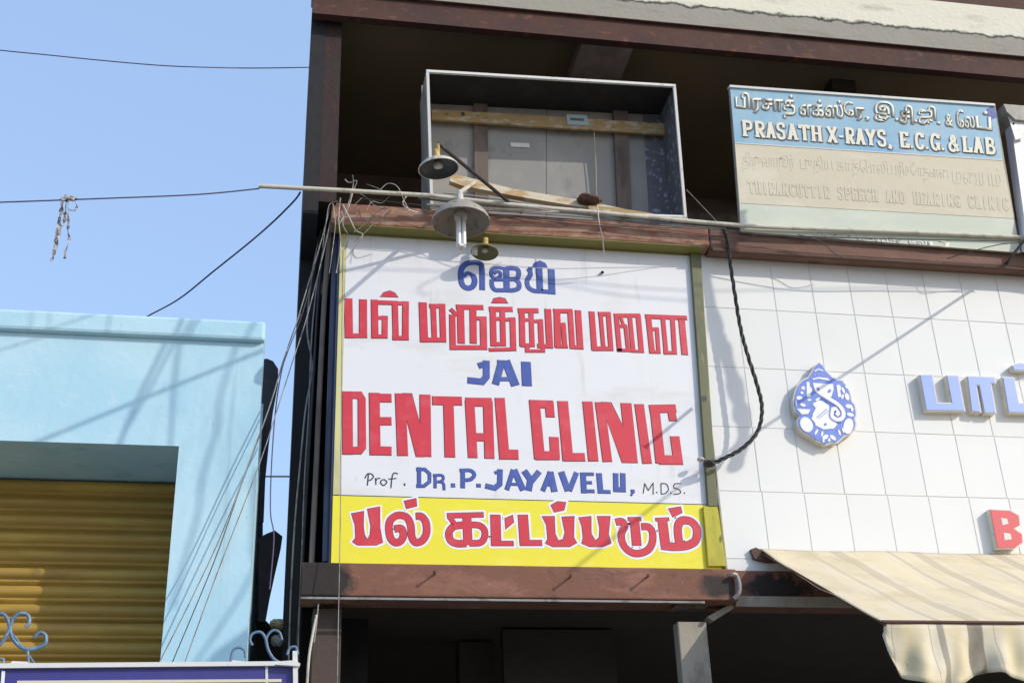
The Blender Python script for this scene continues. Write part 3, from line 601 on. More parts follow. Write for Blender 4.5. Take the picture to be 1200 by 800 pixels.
def words(pl, lst, m, ms, par, off=.006, thick=.006, bold=.014, name='tamil_lettering'):
    for body, quad in lst:
        fit_text(name, body, pl, quad, m, par, off, thick, bold)
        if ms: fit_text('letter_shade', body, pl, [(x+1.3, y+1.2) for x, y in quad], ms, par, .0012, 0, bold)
bb_ = [o for o in X.children if o.name.startswith('blue_band')][0]
# Tamil words in visual order (each vowel sign stands where it is drawn)
words(XP, [('பிரசாத்', [(861,108),(931,111),(932,140),(862,133)]), ('எக்ஸ்', [(936,117),(987,118),(988,139),(937,136)]), ('ேர', [(987,119),(1011,121),(1013,143),(989,139)]), (',', [(1014,137),(1018,137.4),(1018,142),(1014,142)]),
           ('இ', [(1023.5,118),(1047,120),(1048,144),(1024.5,142)]), ('.', [(1049,139),(1052,139),(1052,142),(1049,142)]), ('சி', [(1053,122),(1069,124),(1070,146),(1054,145)]), ('.', [(1071,141),(1074,141),(1074,144),(1071,144)]),
           ('ஜி', [(1075,123),(1096,125),(1097,147),(1076,146)]), ('.', [(1098,143),(1101,143),(1101,146),(1098,146)]), ('&', [(1107,134),(1115,134.5),(1116,149),(1108,148)]), ('ேல', [(1120,128),(1141,132),(1142,151),(1121,150)]), ('ப்', [(1142,130),(1160,131),(1162,153),(1143,151)])],
      M['xletter'], M['xshade'], bb_)
# slab serif capitals drawn in a unit box
GL = {
 'P': ([[(.28,0),(.28,1)]], [[(.1,.95),(.6,.95),(.9,.86),(.9,.58),(.6,.48),(.3,.48)]], [(.05,.55,0)]),
 'R': ([[(.25,0),(.25,1)],[(.5,.48),(.85,0)]], [[(.1,.95),(.6,.95),(.85,.86),(.85,.6),(.6,.5),(.3,.5)]], [(.02,.48,0),(.68,1.02,0)]),
 'A': ([[(.2,0),(.5,1)],[(.5,1),(.8,0)],[(.3,.33),(.72,.33)]], [], [(.0,.36,0),(.62,1.0,0)]),
 'S': ([], [[(.85,.72),(.8,.92),(.5,.97),(.2,.88),(.2,.62),(.5,.52),(.8,.4),(.82,.12),(.5,.03),(.18,.1),(.12,.3)]], []),
 'T': ([[(.5,0),(.5,1)],[(.02,.94),(.98,.94)],[(.06,.76),(.06,1)],[(.94,.76),(.94,1)]], [], [(.28,.72,0)]),
 'H': ([[(.22,0),(.22,1)],[(.8,0),(.8,1)],[(.22,.5),(.8,.5)]], [], [(.02,.42,0),(.6,1.0,0),(.02,.42,1),(.6,1.0,1)]),
 'X': ([[(.15,0),(.85,1)],[(.15,1),(.85,0)]], [], [(0,.32,0),(.66,1,0),(0,.34,1),(.66,1,1)]),
 'Y': ([[(.5,0),(.5,.48)],[(.12,1),(.5,.44)],[(.88,1),(.5,.44)]], [], [(.28,.72,0),(0,.3,1),(.7,1,1)]),
 'E': ([[(.25,0),(.25,1)],[(.05,.94),(.9,.94)],[(.25,.5),(.7,.5)],[(.05,.06),(.95,.06)],[(.88,.75),(.88,1)],[(.92,0),(.92,.26)]], [], []),
 'C': ([[(.88,.72),(.88,.98)]], [[(.86,.8),(.7,.94),(.5,.97),(.25,.85),(.15,.5),(.25,.15),(.5,.03),(.78,.08),(.9,.26)]], []),
 'G': ([[(.85,.74),(.85,.98)],[(.8,.0),(.8,.42)],[(.56,.4),(1.0,.4)]], [[(.84,.8),(.7,.94),(.5,.97),(.25,.85),(.14,.5),(.25,.15),(.5,.03),(.8,.12)]], []),
 'L': ([[(.28,0),(.28,1)],[(.05,.06),(.95,.06)],[(.9,0),(.9,.3)]], [], [(.05,.55,1)]),
 'B': ([[(.25,0),(.25,1)]], [[(.08,.95),(.6,.95),(.82,.84),(.8,.62),(.6,.53),(.3,.53)],[(.3,.52),(.68,.5),(.92,.38),(.9,.14),(.66,.05),(.08,.05)]], []),
 '&': ([[(.5,.62),(1.0,.02)]], [[(.62,.6),(.72,.8),(.55,.96),(.35,.82),(.42,.6),(.62,.4)],[(.42,.58),(.15,.4),(.15,.14),(.4,.02),(.7,.12),(.9,.45)]], []),
 '.': ([[(.1,.08),(.9,.08)]], [], []), '-': ([[(0,.42),(1,.42)]], [], []), ',': ([[(.1,.08),(.9,.08)],[(.8,.08),(.3,-.14)]], [], []),
 'N': ([[(.2,0),(.2,1)],[(.2,1),(.8,0)],[(.8,0),(.8,1)]], [], []), 'I': ([[(.5,0),(.5,1)]], [], []), 'D': ([[(.2,0),(.2,1)]], [[(.2,.95),(.7,.9),(.88,.5),(.7,.1),(.2,.05)]], []), 'U': ([], [[(.2,1),(.2,.3),(.3,.06),(.5,.02),(.7,.06),(.8,.3),(.8,1)]], [])}
def caps(mb, pl, txt, boxes, wpx, off, top, hgt, shift=(0, 0)):
    """boxes: (x0,x1) in photo pixels; top(x) gives the top line"""
    for ch, (x0, x1) in zip(txt, boxes):
        lines, curves, serifs = GL[ch]
        f = lambda q: (x0+q[0]*(x1-x0)+(1-q[1])*1.6+shift[0], top(x0+q[0]*(x1-x0))+(1-q[1])*hgt+shift[1])
        for l in lines: mb.stroke(pl, [f(q) for q in l], wpx if l[0][1] != l[1][1] else wpx*.62, off)
        for c in curves: mb.stroke(pl, [f(q) for q in c], wpx*.82, off, smooth=True, sub=3)
        for a, b, e in serifs: mb.stroke(pl, [f((a, .05 if e == 0 else .95)), f((b, .05 if e == 0 else .95))], wpx*.5, off)
txt = 'PRASATHX-RAYS,E.C.G.&LAB'
bx_ = [(868,880),(883,895),(896,908),(909,919),(921,934),(936,947),(949,962),(968,980),(982,987),(989,1000),(1001,1013),(1013,1025),(1027,1037),(1039.5,1042.5),(1053,1063),(1065,1068),(1071,1081),(1083,1086),(1089,1100),(1101.5,1104.5),(1110,1121),(1126,1137),(1139,1151),(1153,1164)]
tl = lambda x: 141.5+(x-868)*.0715
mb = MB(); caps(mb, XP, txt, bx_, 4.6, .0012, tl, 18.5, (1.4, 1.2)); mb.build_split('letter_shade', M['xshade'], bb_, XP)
mb = MB(); caps(mb, XP, txt, bx_, 3.9, .0065, tl, 18.5); mb.build_split('serif_letter', M['xletter'], bb_, XP)
# ghost lettering on the cream part: outlines of letters taken down long ago
t2f = 'THIRANCUTTIR SPEECH AND HEARING CLINIC'; b2 = [(876+i*8.05, 876+i*8.05+6.6) for i, c_ in enumerate(t2f) if c_ != ' ']; t2 = t2f.replace(' ', '')
tl2 = lambda x: 211+(x-868)*.066
mb = MB(); caps(mb, XP, t2, b2, 2.2, .0014, tl2, 15); mb.build_split('ghost_letter', M['xcream'], cp, XP)
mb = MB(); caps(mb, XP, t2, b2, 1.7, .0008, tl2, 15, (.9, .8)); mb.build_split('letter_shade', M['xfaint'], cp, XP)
words(XP, [('திருவாரூர்', [(869,177),(930,180),(932,203),(871,201)]), ('புதிய', [(937,181),(975,183),(977,206),(939,204)]), ('காதொலி', [(980,184),(1040,188),(1042,210),(982,206)]), ('பரிசோதனை', [(1044,188),(1110,193),(1112,215),(1046,210)]), ('மையம்', [(1115,193),(1172,197),(1174,219),(1117,215)])],
      M['xcream'], None, cp, .0013, .001, .0, name='ghost_lettering')
words(XP, [('பிரசாத்', [(953,270.5),(1000,274),(1000,281),(953,278)]), ('எக்ஸ்', [(1004,274),(1040,277),(1040,284),(1004,281.5)]), ('ேர', [(1041,277),(1057,278),(1057,285.5),(1041,284)]), ('ேல', [(1064,279),(1086,281),(1086,288),(1064,286)]), ('ப்', [(1087,281),(1112,283),(1112,290),(1087,288)])], M['paper'], None, X, .002, .002, .03)

# light box sign at the right edge
W = thing('box_sign', tuple(at(1180, 200, -.3)), 'white box sign with grey metal end cap at the right edge of the photo', 'sign')
WP = Plane(at(1207, 330, -.2), at(1300, 333, -.2), at(1180, 110, -.42)+(at(1207, 330, -.2)-at(1207, 330, -.2)))
MB().poly(FAC, [(1184,138),(1290,146),(1290,300),(1205,288)], .25, .16).build('panel', M['halo_white'], W)
MB().poly(FAC, [(1176,122),(1290,131),(1290,150),(1190,140),(1180,131)], .31, .1).build('top_cap', M['frame_side'], W)
MB().poly(FAC, [(1178,126),(1186,124),(1200,131),(1204,160),(1190,164)], .285, .282).build('corner_plate', M['metal_white'], W)
MB().tube([at(1188, 145, -.285), at(1188, 145, -.29)], .008, 8).build('screw', M['black_paint'], W)

# ------------------------------------------------------------------ empty sign frame over the ledge
G = thing('open_sign_box', tuple(at(505, 250, -.15)), 'open box with white metal rim, wooden rails and grey sheets on the ledge', 'frame')
a, b, c, d = at(501, 84, -.36), at(790, 101, -.36), at(803, 254, -.15), at(506, 243, -.15)
for p, q in ((a, b), (b, c), (c, d), (d, a)):
    mb = MB(); dd = (q-p).normalized(); mb.tube([p-dd*.008, q+dd*.008], .0135 if p is not c else .01, 4); mb.build('rim_bar', M['metal_white'], G)
YBt, YBb = .0, .19             # the back leans like the front
def back(p, Y): return Vector((p.x, Y, p.z))
bk = [back(a, YBt), back(b, YBt), back(c, YBb), back(d, YBb)]
BKP = Plane(bk[3], Vector((bk[2].x, YBb, bk[3].z)), Vector((bk[3].x, YBt, bk[0].z)))
def gq(name, pts, off, th, m): return MB().poly(BKP, pts, off, off-th).build(name, m, G)
def panel(name, q, off, m): return MB().prism(q, [Vector(v)+Vector(off) for v in q]).build(name, m, G)
panel('side_sheet', [b, c, bk[2], bk[1]], (.012, 0, 0), M['sheet_peel'])
panel('side_sheet', [a, d, bk[3], bk[0]], (-.012, 0, 0), M['frame_side'])
panel('top_sheet', [a+Vector((0,0,.002)), b+Vector((0,0,.002)), bk[1], bk[0]], (0, 0, .012), M['dark_wall'])
gq('grey_sheet', [(494,100),(558,105),(558,262),(494,258)], 0, .01, M['sheet_grey'])
gq('grey_sheet', [(559.5,105),(640,108),(640,275),(559.5,265)], -.002, .01, M['sheet_grey'])
gq('grey_sheet', [(640.6,108),(722,112),(727,290),(640.6,280)], -.0035, .01, M['sheet_grey'])
gq('grey_sheet', [(724,112),(792,116),(802,300),(729,290)], 0, .01, M['sheet_grey'])
gq('peeling_sheet', [(752,112),(793,114),(803,300),(764,296)], .006, .004, M['sheet_peel'])
gq('stile', [(555,105),(571,106),(573,262),(557,260)], .03, .028, M['wood_brown'])
gq('stile', [(718,112),(735,113),(742,290),(726,290)], .03, .028, M['wood_brown'])
gq('rail', [(506,128),(640,136),(782,145),(783,158),(640,149),(506,140)], .065, .034, M['wood_yellow'])
gq('wood_knot', [(540,132),(544,131.5),(545,135.5),(541,136)], .067, .001, M['black_rod'])
gq('sticker', [(664,134),(688,135),(689,147),(665,146)], .071, .005, M['sticker'])
gq('sticker_band', [(668,138),(684,139),(684.4,142),(668.4,141)], .0725, .001, M['xshade'])
gq('paper_label', [(598,167),(620,168),(621,173),(599,172)], .004, .002, M['paper'])
MB().tube([BKP.at(694, 152, .05), BKP.at(697, 200, .04), BKP.at(698, 240, .03)], .003, 5).build('hanging_string', M['wire_cream'], G)

# planks and lumps lying along the ledge
def lump(px, py, Y, r, m, label, sx=1.6):
    p = at(px, py, Y); bm = bmesh.new(); bmesh.ops.create_icosphere(bm, subdivisions=3, radius=r)
    rnd = random.Random(px)
    for v in bm.verts: v.co = Vector((v.co.x*sx, v.co.y, v.co.z*.6))*(1+.25*math.sin(v.co.x*70+3)*math.cos(v.co.z*60+v.co.y*50)+rnd.uniform(-.06, .06))
    me = bpy.data.meshes.new('lump'); bm.to_mesh(me); bm.free(); me.materials.append(m)
    o = bpy.data.objects.new('rubble', me); C.objects.link(o); o.location = p; return tag(o, label, 'rubble')
o = MB().poly(FAC, [(528,204),(545,207),(600,221),(690,236),(742,247),(742,253),(690,244),(600,229),(540,217),(527,212)], .1, .05).build('plank', M['wood_cream']); tag(o, 'long cream wooden plank sloping along the foot of the open box', 'plank')
o = MB().poly(FAC, [(690,241),(720,243),(765,250),(766,256),(720,251),(690,247)], .14, .11).build('plank', M['wood_yellow']); tag(o, 'short orange brown board lying at the right foot of the open box', 'plank')
lump(690, 234, -.13, .055, M['rust'], 'dark brown lump lying on the ledge in front of the grey sheets')

# ------------------------------------------------------------------ lamps
def lamp(name, label, px, py, Y, R_, depth, m_out, m_in, neck_to, tilt=(0, 0, 1), tube=True, neck_r=.014):
    c = at(px, py, Y); t = thing(name, tuple(c), label, 'lamp'); ax = Vector(tilt).normalized()
    prof = [(R_, 0), (R_*.985, depth*.14), (R_*.86, depth*.42), (R_*.62, depth*.72), (R_*.30, depth*.94), (R_*.16, depth)]
    mb = MB().lathe(c, ax, prof); ip = [(r-.006, h-.002) for r, h in prof]
    mb.lathe(c, ax, [(R_, 0), (R_-.006, -.001)]); mb.build('shade', m_out, t)
    MB().lathe(c, ax, list(reversed(ip))).build('shade_lining', m_in, t)
    MB().lathe(c+ax*depth*.5, ax, [(0, .01), (R_*.22, .01), (R_*.22, -depth*.3), (0, -depth*.3)], 14).build('lamp_holder', M['enamel'], t)
    top = c+ax*depth
    MB().lathe(top-ax*.004, ax, [(R_*.16, 0), (R_*.17, .02), (.02, .03), (.018, .075), (0, .076)], 14).build('neck', M['brass'] if not tube else M['enamel'], t)
    if tube:
        mb = MB()
        for k in range(4):
            a = PI/4+k*PI/2; o_ = Vector((math.cos(a), math.sin(a), 0))*.020
            mb.tube([c+o_+ax*.03, c+o_-ax*.16], .0135, 8)
        mb.tube([c+Vector((.014,.014,0))-ax*.165, c+Vector((-.014,.014,0))-ax*.165], .0125, 8).tube([c+Vector((.014,-.014,0))-ax*.165, c+Vector((-.014,-.014,0))-ax*.165], .0125, 8)
        mb.build('glass_tube', M['cfl'], t)
    return t, top+ax*.07
t, tp = lamp('bulkhead_lamp', 'large grey dome street lamp with a white glass tube hanging before the clinic sign', 540, 261, -1.0, .172, .13, M['lamp_grey'], M['lamp_grey'], None, (0, .03, 1))
MB().tube([tp, tp+Vector((.0, .03, .03)), at(556, 214, -.1), at(562, 216, .1)], .014, 8).build('arm', M['pipe_cream'], t)
bxj = at(558, 262, -.13); MB().box(bxj.x-.07, bxj.x+.07, -.19, -.125, bxj.z-.06, bxj.z+.05).build('junction_box', M['lamp_grey'], t, bevel=.006)
t, tp = lamp('dish_lamp', 'small dark upturned dish lamp on a black rod above the large dome lamp', 514, 198, -.72, .128, .07, M['enamel'], M['lamp_dark'], None, (-.1, -.03, 1), False)
rod0, rod1 = at(611, 249, -.12), at(513, 168, -.75)
MB().tube([rod0, rod1], .0125, 8).build('rod', M['black_rod'], t)
MB().tube([rod1, tp+Vector((.01, 0, -.02))], .012, 8).build('insulator', M['brass'], t)
t, tp = lamp('cup_lamp', 'small olive green cup lamp at the top of the white sheet below the dome lamp', 568, 296, -.11, .092, .045, M['lamp_olive'], M['lamp_olive'], None, (.1, .1, 1), False)
MB().tube([at(556, 299, -.12), at(557, 289, -.15)], .02, 10).build('bulb_socket', M['enamel'], t)
MB().tube([tp, at(572, 283, -.02)], .008, 6).build('arm', M['rust'], t)

# ------------------------------------------------------------------ pipes and cables along the ledge
def cable(pts, r, m, label, name='cable', cat_='cable', sub=6, n=6, smooth=True, group=None):
    """pts: (px, py, Y)"""
    q = [at(*p) for p in pts]
    if smooth and len(q) > 2: q = [Vector(v) for v in cat([tuple(v) for v in q], sub)]
    return tag(MB().tube(q, r, n).build(name, m), label, cat_, group)
cable([(303,218,-.29),(400,223,-.28),(502,229,-.25)], .0145, M['pipe_cream'], 'cream conduit pipe jutting out past the left corner of the building', 'conduit_pipe', 'pipe', smooth=False, n=10)
cable([(502,229,-.245),(600,240,-.22),(700,249,-.2),(806,259,-.2),(900,266,-.2),(1060,272,-.2),(1215,279,-.2)], .016, M['wire_cream'], 'thick cream cable running along the ledge under the open box and the x-ray sign')
cable([(490,232,-.22),(560,240,-.21),(640,246,-.2),(720,256,-.18),(800,264,-.18),(850,268,-.18)], .008, M['wire_grey'], 'grey cable just below the thick cream cable, drooping at the dome lamp')
cable([(500,240,-.18),(590,245,-.2),(660,247,-.2),(730,252,-.2),(806,257,-.2)], .009, M['wire_cream'], 'second cream cable looping up beneath the open box')
cable([(520,226,-.24),(575,232,-.2),(640,243,-.2),(700,254,-.18),(760,263,-.18),(835,266,-.18)], .0055, M['wire_grey'], 'thin grey cable twisting between the two cream cables')
for k_, (pts_, lb_) in enumerate((([(500,246,-.2),(560,252,-.24),(640,257,-.25),(703,262,-.25),(770,268,-.22),(835,276,-.18),(900,282,-.17)], 'thin black wire sagging in front of the upper beam, lowest of the bunch'),
    ([(520,243,-.2),(600,254,-.28),(690,264,-.3),(760,266,-.28),(850,270,-.2),(960,281,-.2),(1100,290,-.2)], 'thin black wire dipping lowest below the open box'),
    ([(420,232,-.25),(520,243,-.24),(620,250,-.22),(700,256,-.2),(810,268,-.2)], 'thin grey wire passing behind the dome lamp along the upper beam'))):
    cable(pts_, .0028, M['wire_dark'], lb_)
cable([(880,275,-.23),(1000,279,-.3),(1100,281,-.3),(1215,283,-.3)], .004, M['wire_dark'], 'thin dark cable sagging across the foot of the x-ray sign')
cable([(935,275,-.23),(960,282,-.22),(978,297,-.2),(990,303,-.15)], .0035, M['wire_dark'], 'short dark wire drooping from the ledge onto the brown beam below the x-ray sign')
cable([(1110,303,-.15),(1140,294,-.25),(1175,286,-.28),(1215,284,-.28)], .0035, M['wire_dark'], 'dark wire rising to the right across the corner of the x-ray sign')
cable([(804,222,-.15),(826,245,-.1),(842,262,-.1)], .003, M['wire_grey'], 'thin slanting stay wire between the open box and the x-ray sign')
cable([(700,240,-.3),(702,260,-.3),(706,280,-.25),(708,300,-.15)], .004, M['wire_cream'], 'frayed cream string hanging from the cables over the top of the sign', 'string', 'string')
TG = thing('wire_tangle', tuple(at(410, 230, -.28)), 'tangle of loose wire ends knotted over the conduit pipe at the building corner', 'wires')
rw = random.Random(11)
strands = [[(413,205),(414,216),(409,236),(404,252),(402,264),(409,278),(404,292)], [(404,210),(409,214),(418,212),(414,224),(408,244),(398,262)], [(396,236),(386,240),(382,262),(378,290)], [(402,240),(410,256),(417,270),(425,276),(411,296),(404,304)],
  [(420,226),(430,232),(438,240),(452,246),(447,254)], [(446,222),(455,215),(466,219),(474,236),(480,247)], [(437,263),(425,275),(415,284)], [(478,228),(472,238),(480,246),(490,249)], [(424,232),(414,243),(421,251),(410,262)], [(390,238),(393,262),(390,290),(386,320)], [(399,232),(397,256),(399,286),(394,320)], [(452,243),(440,250),(428,262),(415,272)], [(430,216),(441,220),(452,226)], [(456,230),(447,238),(436,236),(430,246)]]
for st in strands:
    yy = rw.uniform(-.3, -.16)
    q = [tuple(at(x, y, yy+rw.uniform(-.03, .03))) for x, y in st]
    MB().tube([Vector(v) for v in cat(q, 5)], rw.choice([.0022, .003, .004]), 5).build('strand', M[rw.choice(['wire_grey', 'wire_cream', 'wire_grey'])], TG)
cable([(610,250,-.16),(620,243,-.3),(640,246,-.35),(655,248,-.28)], .003, M['wire_cream'], 'thin pale wire curling beside the foot of the black lamp rod', 'loose_wire', 'wire')
# thick twisted cable looping down the tiles
pts = [(848,268,-.22),(853,285,-.15),(856,310,-.12),(862,350,-.12),(868,385,-.12),(876,415,-.13),(887,450,-.15),(893,478,-.16),(888,505,-.16),(870,525,-.14),(848,537,-.12),(830,545,-.09)]
q = [Vector(v) for v in cat([tuple(at(*p)) for p in pts], 14)]
T = thing('hanging_cable', tuple(q[0]), 'thick twisted black cable looping from the ledge down the white tiles to the olive post', 'cable')
for ph in (0, 2*PI/3, 4*PI/3):
    vs_ = []
    for i, p in enumerate(q):
        dd = (q[min(i+1, len(q)-1)]-q[max(i-1, 0)]).normalized(); a = dd.cross(Vector((0, 1, 0))).normalized(); b = dd.cross(a)
        vs_.append(p+(a*math.cos(i*.42+ph)+b*math.sin(i*.42+ph))*.008)
    MB().tube(vs_, .0065, 6).build('strand', M['cable_black'], T)
lump(832, 543, -.09, .035, M['cable_black'], 'black tape wrapped joint where the twisted cable meets the olive post', 1.1)['category'] = 'cable joint'
lump(822, 538, -.08, .022, M['wire_cream'], 'cream knot of cord beside the black cable joint on the sign edge', 1.1)['category'] = 'cord'

# bracket pipe and bent end at the lower beam
cable([(862,672,-.14),(866,682,-.15),(866,694,-.15),(860,701,-.14)], .013, M['wire_grey'], 'bent grey pipe end hooked round the right end of the lower beam', 'pipe_elbow', 'pipe', n=10)
lump(861, 673, -.15, .02, M['wire_cream'], 'white plaster lump on top of the bent grey pipe end', 1.0)
# ------------------------------------------------------------------ pipes and wires on the left flank
for pts, r, m, lb in (([(395,258,.1),(392,330,.1),(389,420,.12),(385,540,.12),(382,658,.12)], .024, 'pipe_slate', 'slate blue drainpipe running down beside the left edge of the clinic sign'),
    ([(388,262,.05),(381,340,.1),(375,450,.1),(370,560,.1),(365,662,.1)], .017, 'pipe_brown', 'grey brown pipe left of the slate blue drainpipe'),
    ([(383,270,.3),(374,340,.4),(367,450,.4),(358,600,.4),(352,700,.4),(345,800,.4)], .010, 'wire_dark', 'black conduit hugging the dark flank wall')):
    cable(pts, r, M[m], lb, 'drainpipe', 'pipe', n=10)
for pts, r, m, lb in (
    ([(388,238,-.1),(377,280,-.1),(362,330,-.15),(350,370,-.2),(342,395,-.2),(331,425,-.3),(318,470,-.35),(296,530,-.4),(262,620,-.45),(225,700,-.5),(187,775,-.5)], .0035, 'wire_grey', 'thin wire sweeping from the beam corner down across the light blue wall, leftmost'),
    ([(386,242,-.1),(372,300,-.1),(355,365,-.2),(338,410,-.2),(322,455,-.3),(308,500,-.35),(282,570,-.4),(250,660,-.45),(200,780,-.5)], .003, 'wire_dark', 'thin dark wire crossing the light blue wall, middle of three'),
    ([(390,246,-.1),(378,300,-.1),(360,370,-.15),(344,420,-.2),(328,470,-.3),(312,520,-.35),(294,570,-.4),(255,670,-.45),(215,780,-.5)], .0035, 'wire_grey', 'thin wire crossing the light blue wall closest to its right corner'),
    ([(352,368,-.1),(338,405,-.1),(328,445,-.1),(322,490,-.05),(318,550,0),(317,600,0),(321,630,0),(316,690,.0)], .004, 'wire_violet', 'slack violet wire hanging in the gap between the two buildings'),
    ([(378,262,.2),(366,320,.2),(360,385,.2),(366,430,.2),(358,480,.2),(352,540,.2),(345,620,.2),(340,720,.2),(338,800,.2)], .0055, 'wire_grey', 'grey cable with a kink running down the dark flank wall'),
    ([(384,268,.1),(372,330,.2),(365,400,.2),(362,480,.2),(357,560,.2),(354,640,.2),(350,740,.2),(349,800,.2)], .005, 'wire_grey', 'straight grey cable running down the dark flank wall'),
    ([(371,720,-.1),(366,745,-.1),(362,770,-.1),(360,800,-.1)], .008, 'pipe_cream', 'short cream pipe end standing before the dark pier under the sign'),
    ([(373,707,-.1),(371,730,-.1),(368,752,-.1)], .004, 'wire_grey', 'thin wire running into the short cream pipe end')):
    cable(pts, r, M[m], lb, 'wire', 'wire')
cable([(402,285,-.2),(401,360,-.2),(400,480,-.2),(399,600,-.2),(397,700,-.25),(395,815,-.3)], .0028, M['wire_grey'], 'thin plumb string hanging down in front of the left edge of the sign', 'string', 'string')
cable([(311,558,-.1),(340,558,-.1)], .005, M['wire_dark'], 'short horizontal rod bridging the gap between the two buildings', 'rod', 'rod', smooth=False)
cable([(-900,-60,0),(-420,5,0),(-60,52,0),(60,65,0),(130,72,0),(190,77,0),(240,79,0),(300,80,.3),(372,79,1.25)], .0042, M['wire_violet'], 'uppermost thin violet wire crossing the sky', 'overhead_wire', 'wire')
cable([(-900,205,-.3),(-420,232,-.3),(-60,238,-.3),(0,237,-.3),(110,233,-.3),(230,228,-.28),(304,221,-.28)], .0048, M['wire_violet'], 'violet wire with a rag on it, crossing the sky to the cream conduit', 'overhead_wire', 'wire')
cable([(352,225,-.26),(345,235,-.2),(320,260,0),(290,286,.5),(250,318,1),(210,350,1.5),(172,371,2),(120,400,2.5)], .0062, M['wire_navy'], 'dark blue wire slanting from the conduit down behind the light blue parapet', 'overhead_wire', 'wire')
# rag on the wire
RG = thing('rag', tuple(at(75, 234, -.3)), 'torn strips of rag and kite tail knotted on the lower sky wire', 'rag')
rr = random.Random(3)
def strip(pts, w0):
    mb = MB(); q = cat([tuple(at(x, y, -.3+rr.uniform(-.02, .02))) for x, y in pts], 5); vs_ = []; fs = []
    for i, p in enumerate(q):
        a = rr.uniform(-.9, .9)+i*.5; ww = w0*(.6+.5*rr.random()); off = Vector((math.cos(a), math.sin(a), .1))*ww
        vs_ += [Vector(p)-off, Vector(p)+off]
    for i in range(len(q)-1): fs.append((2*i, 2*i+1, 2*i+3, 2*i+2))
    mb.add(vs_, fs); mb.build('strip', M['rag'], RG, solid=.002)
strip([(75,232),(72,245),(70,262),(67,280),(63,296),(60,306)], .014); strip([(78,232),(76,250),(75,262),(68,270),(66,290)], .012)
strip([(80,233),(80,255),(80,272),(81,282),(76,296),(76,303)], .010); strip([(84,232),(90,241),(87,247),(80,244)], .010); strip([(72,236),(70,252),(66,272),(64,284)], .008)
mb = MB().tube([at(72,235,-.3), at(78,231,-.3), at(86,233,-.3), at(92,233,-.3)], [.014, .02, .016, .006], 7); mb.build('knot', M['rag'], RG)

# ------------------------------------------------------------------ awning
wx0 = 2.95; wz = at(890, 644, 0).z; YF = -1.452; fz = at(1035, 728, YF).z; AX1 = 6.4
AW = thing('awning', (wx0, 0, wz), 'faded cream striped canvas awning with a ragged hanging valance', 'awning')
canv = bpy.data.materials.new('canvas'); canv.use_nodes = True; t_ = canv.node_tree; N_ = t_.nodes; L_ = t_.links; bs = N_['Principled BSDF']; bs.inputs['Roughness'].default_value = .85
g_ = N_.new('ShaderNodeNewGeometry'); sx = N_.new('ShaderNodeSeparateXYZ'); L_.new(g_.outputs['Position'], sx.inputs[0])
nz = N_.new('ShaderNodeTexNoise'); nz.inputs['Scale'].default_value = 3; nz.inputs['Detail'].default_value = 6; L_.new(g_.outputs['Position'], nz.inputs['Vector'])
ad = N_.new('ShaderNodeMath'); ad.operation = 'MULTIPLY_ADD'; L_.new(nz.outputs[0], ad.inputs[0]); ad.inputs[1].default_value = .006; L_.new(sx.outputs[0], ad.inputs[2])
md = N_.new('ShaderNodeMath'); md.operation = 'MODULO'; sb_ = N_.new('ShaderNodeMath'); sb_.operation = 'SUBTRACT'; L_.new(ad.outputs[0], sb_.inputs[0]); sb_.inputs[1].default_value = 2.945; L_.new(sb_.outputs[0], md.inputs[0]); md.inputs[1].default_value = .55
cr = N_.new('ShaderNodeValToRGB'); e = cr.color_ramp.elements; cr.color_ramp.interpolation = 'LINEAR'
e[0].position = 0; e[0].color = (.70, .62, .46, 1); e[1].position = .085; e[1].color = (.72, .63, .44, 1)
for pos, col in ((.092, (.38, .32, .24, 1)), (.1, (.7, .62, .46, 1)), (.25, (.70, .58, .34, 1)), (.44, (.70, .62, .46, 1)), (.447, (.36, .3, .22, 1)), (.455, (.7, .62, .46, 1)), (.52, (.7, .62, .46, 1)), (.53, (.34, .30, .23, 1)), (.585, (.36, .32, .25, 1)), (.595, (.7, .62, .44, 1)), (.72, (.7, .58, .36, 1)), (.825, (.7, .62, .46, 1)), (.835, (.28, .245, .19, 1)), (.975, (.30, .26, .2, 1)), (.985, (.7, .62, .46, 1))):
    k = e.new(pos); k.color = col
dv = N_.new('ShaderNodeMath'); dv.operation = 'DIVIDE'; L_.new(md.outputs[0], dv.inputs[0]); dv.inputs[1].default_value = .55; L_.new(dv.outputs[0], cr.inputs[0])
# the roof of the awning is sun bleached: the stripes there have faded
fd = N_.new('ShaderNodeMapRange'); fd.inputs[1].default_value = fz-.02; fd.inputs[2].default_value = fz+.03; fd.inputs[3].default_value = 0; fd.inputs[4].default_value = .66; L_.new(sx.outputs[2], fd.inputs[0])
m1 = N_.new('ShaderNodeMix'); m1.data_type = 'RGBA'; L_.new(fd.outputs[0], m1.inputs[0]); L_.new(cr.outputs[0], m1.inputs[6]); m1.inputs[7].default_value = (.66, .55, .37, 1)
n2 = N_.new('ShaderNodeTexNoise'); n2.inputs['Scale'].default_value = 3.4; n2.inputs['Detail'].default_value = 7; L_.new(g_.outputs['Position'], n2.inputs['Vector'])
r2 = N_.new('ShaderNodeMapRange'); r2.inputs[1].default_value = .5; r2.inputs[2].default_value = .72; r2.inputs[4].default_value = .8; L_.new(n2.outputs[0], r2.inputs[0])
m2 = N_.new('ShaderNodeMix'); m2.data_type = 'RGBA'; L_.new(r2.outputs[0], m2.inputs[0]); L_.new(m1.outputs[2], m2.inputs[6]); m2.inputs[7].default_value = (.52, .41, .25, 1); L_.new(m2.outputs[2], bs.inputs['Base Color'])
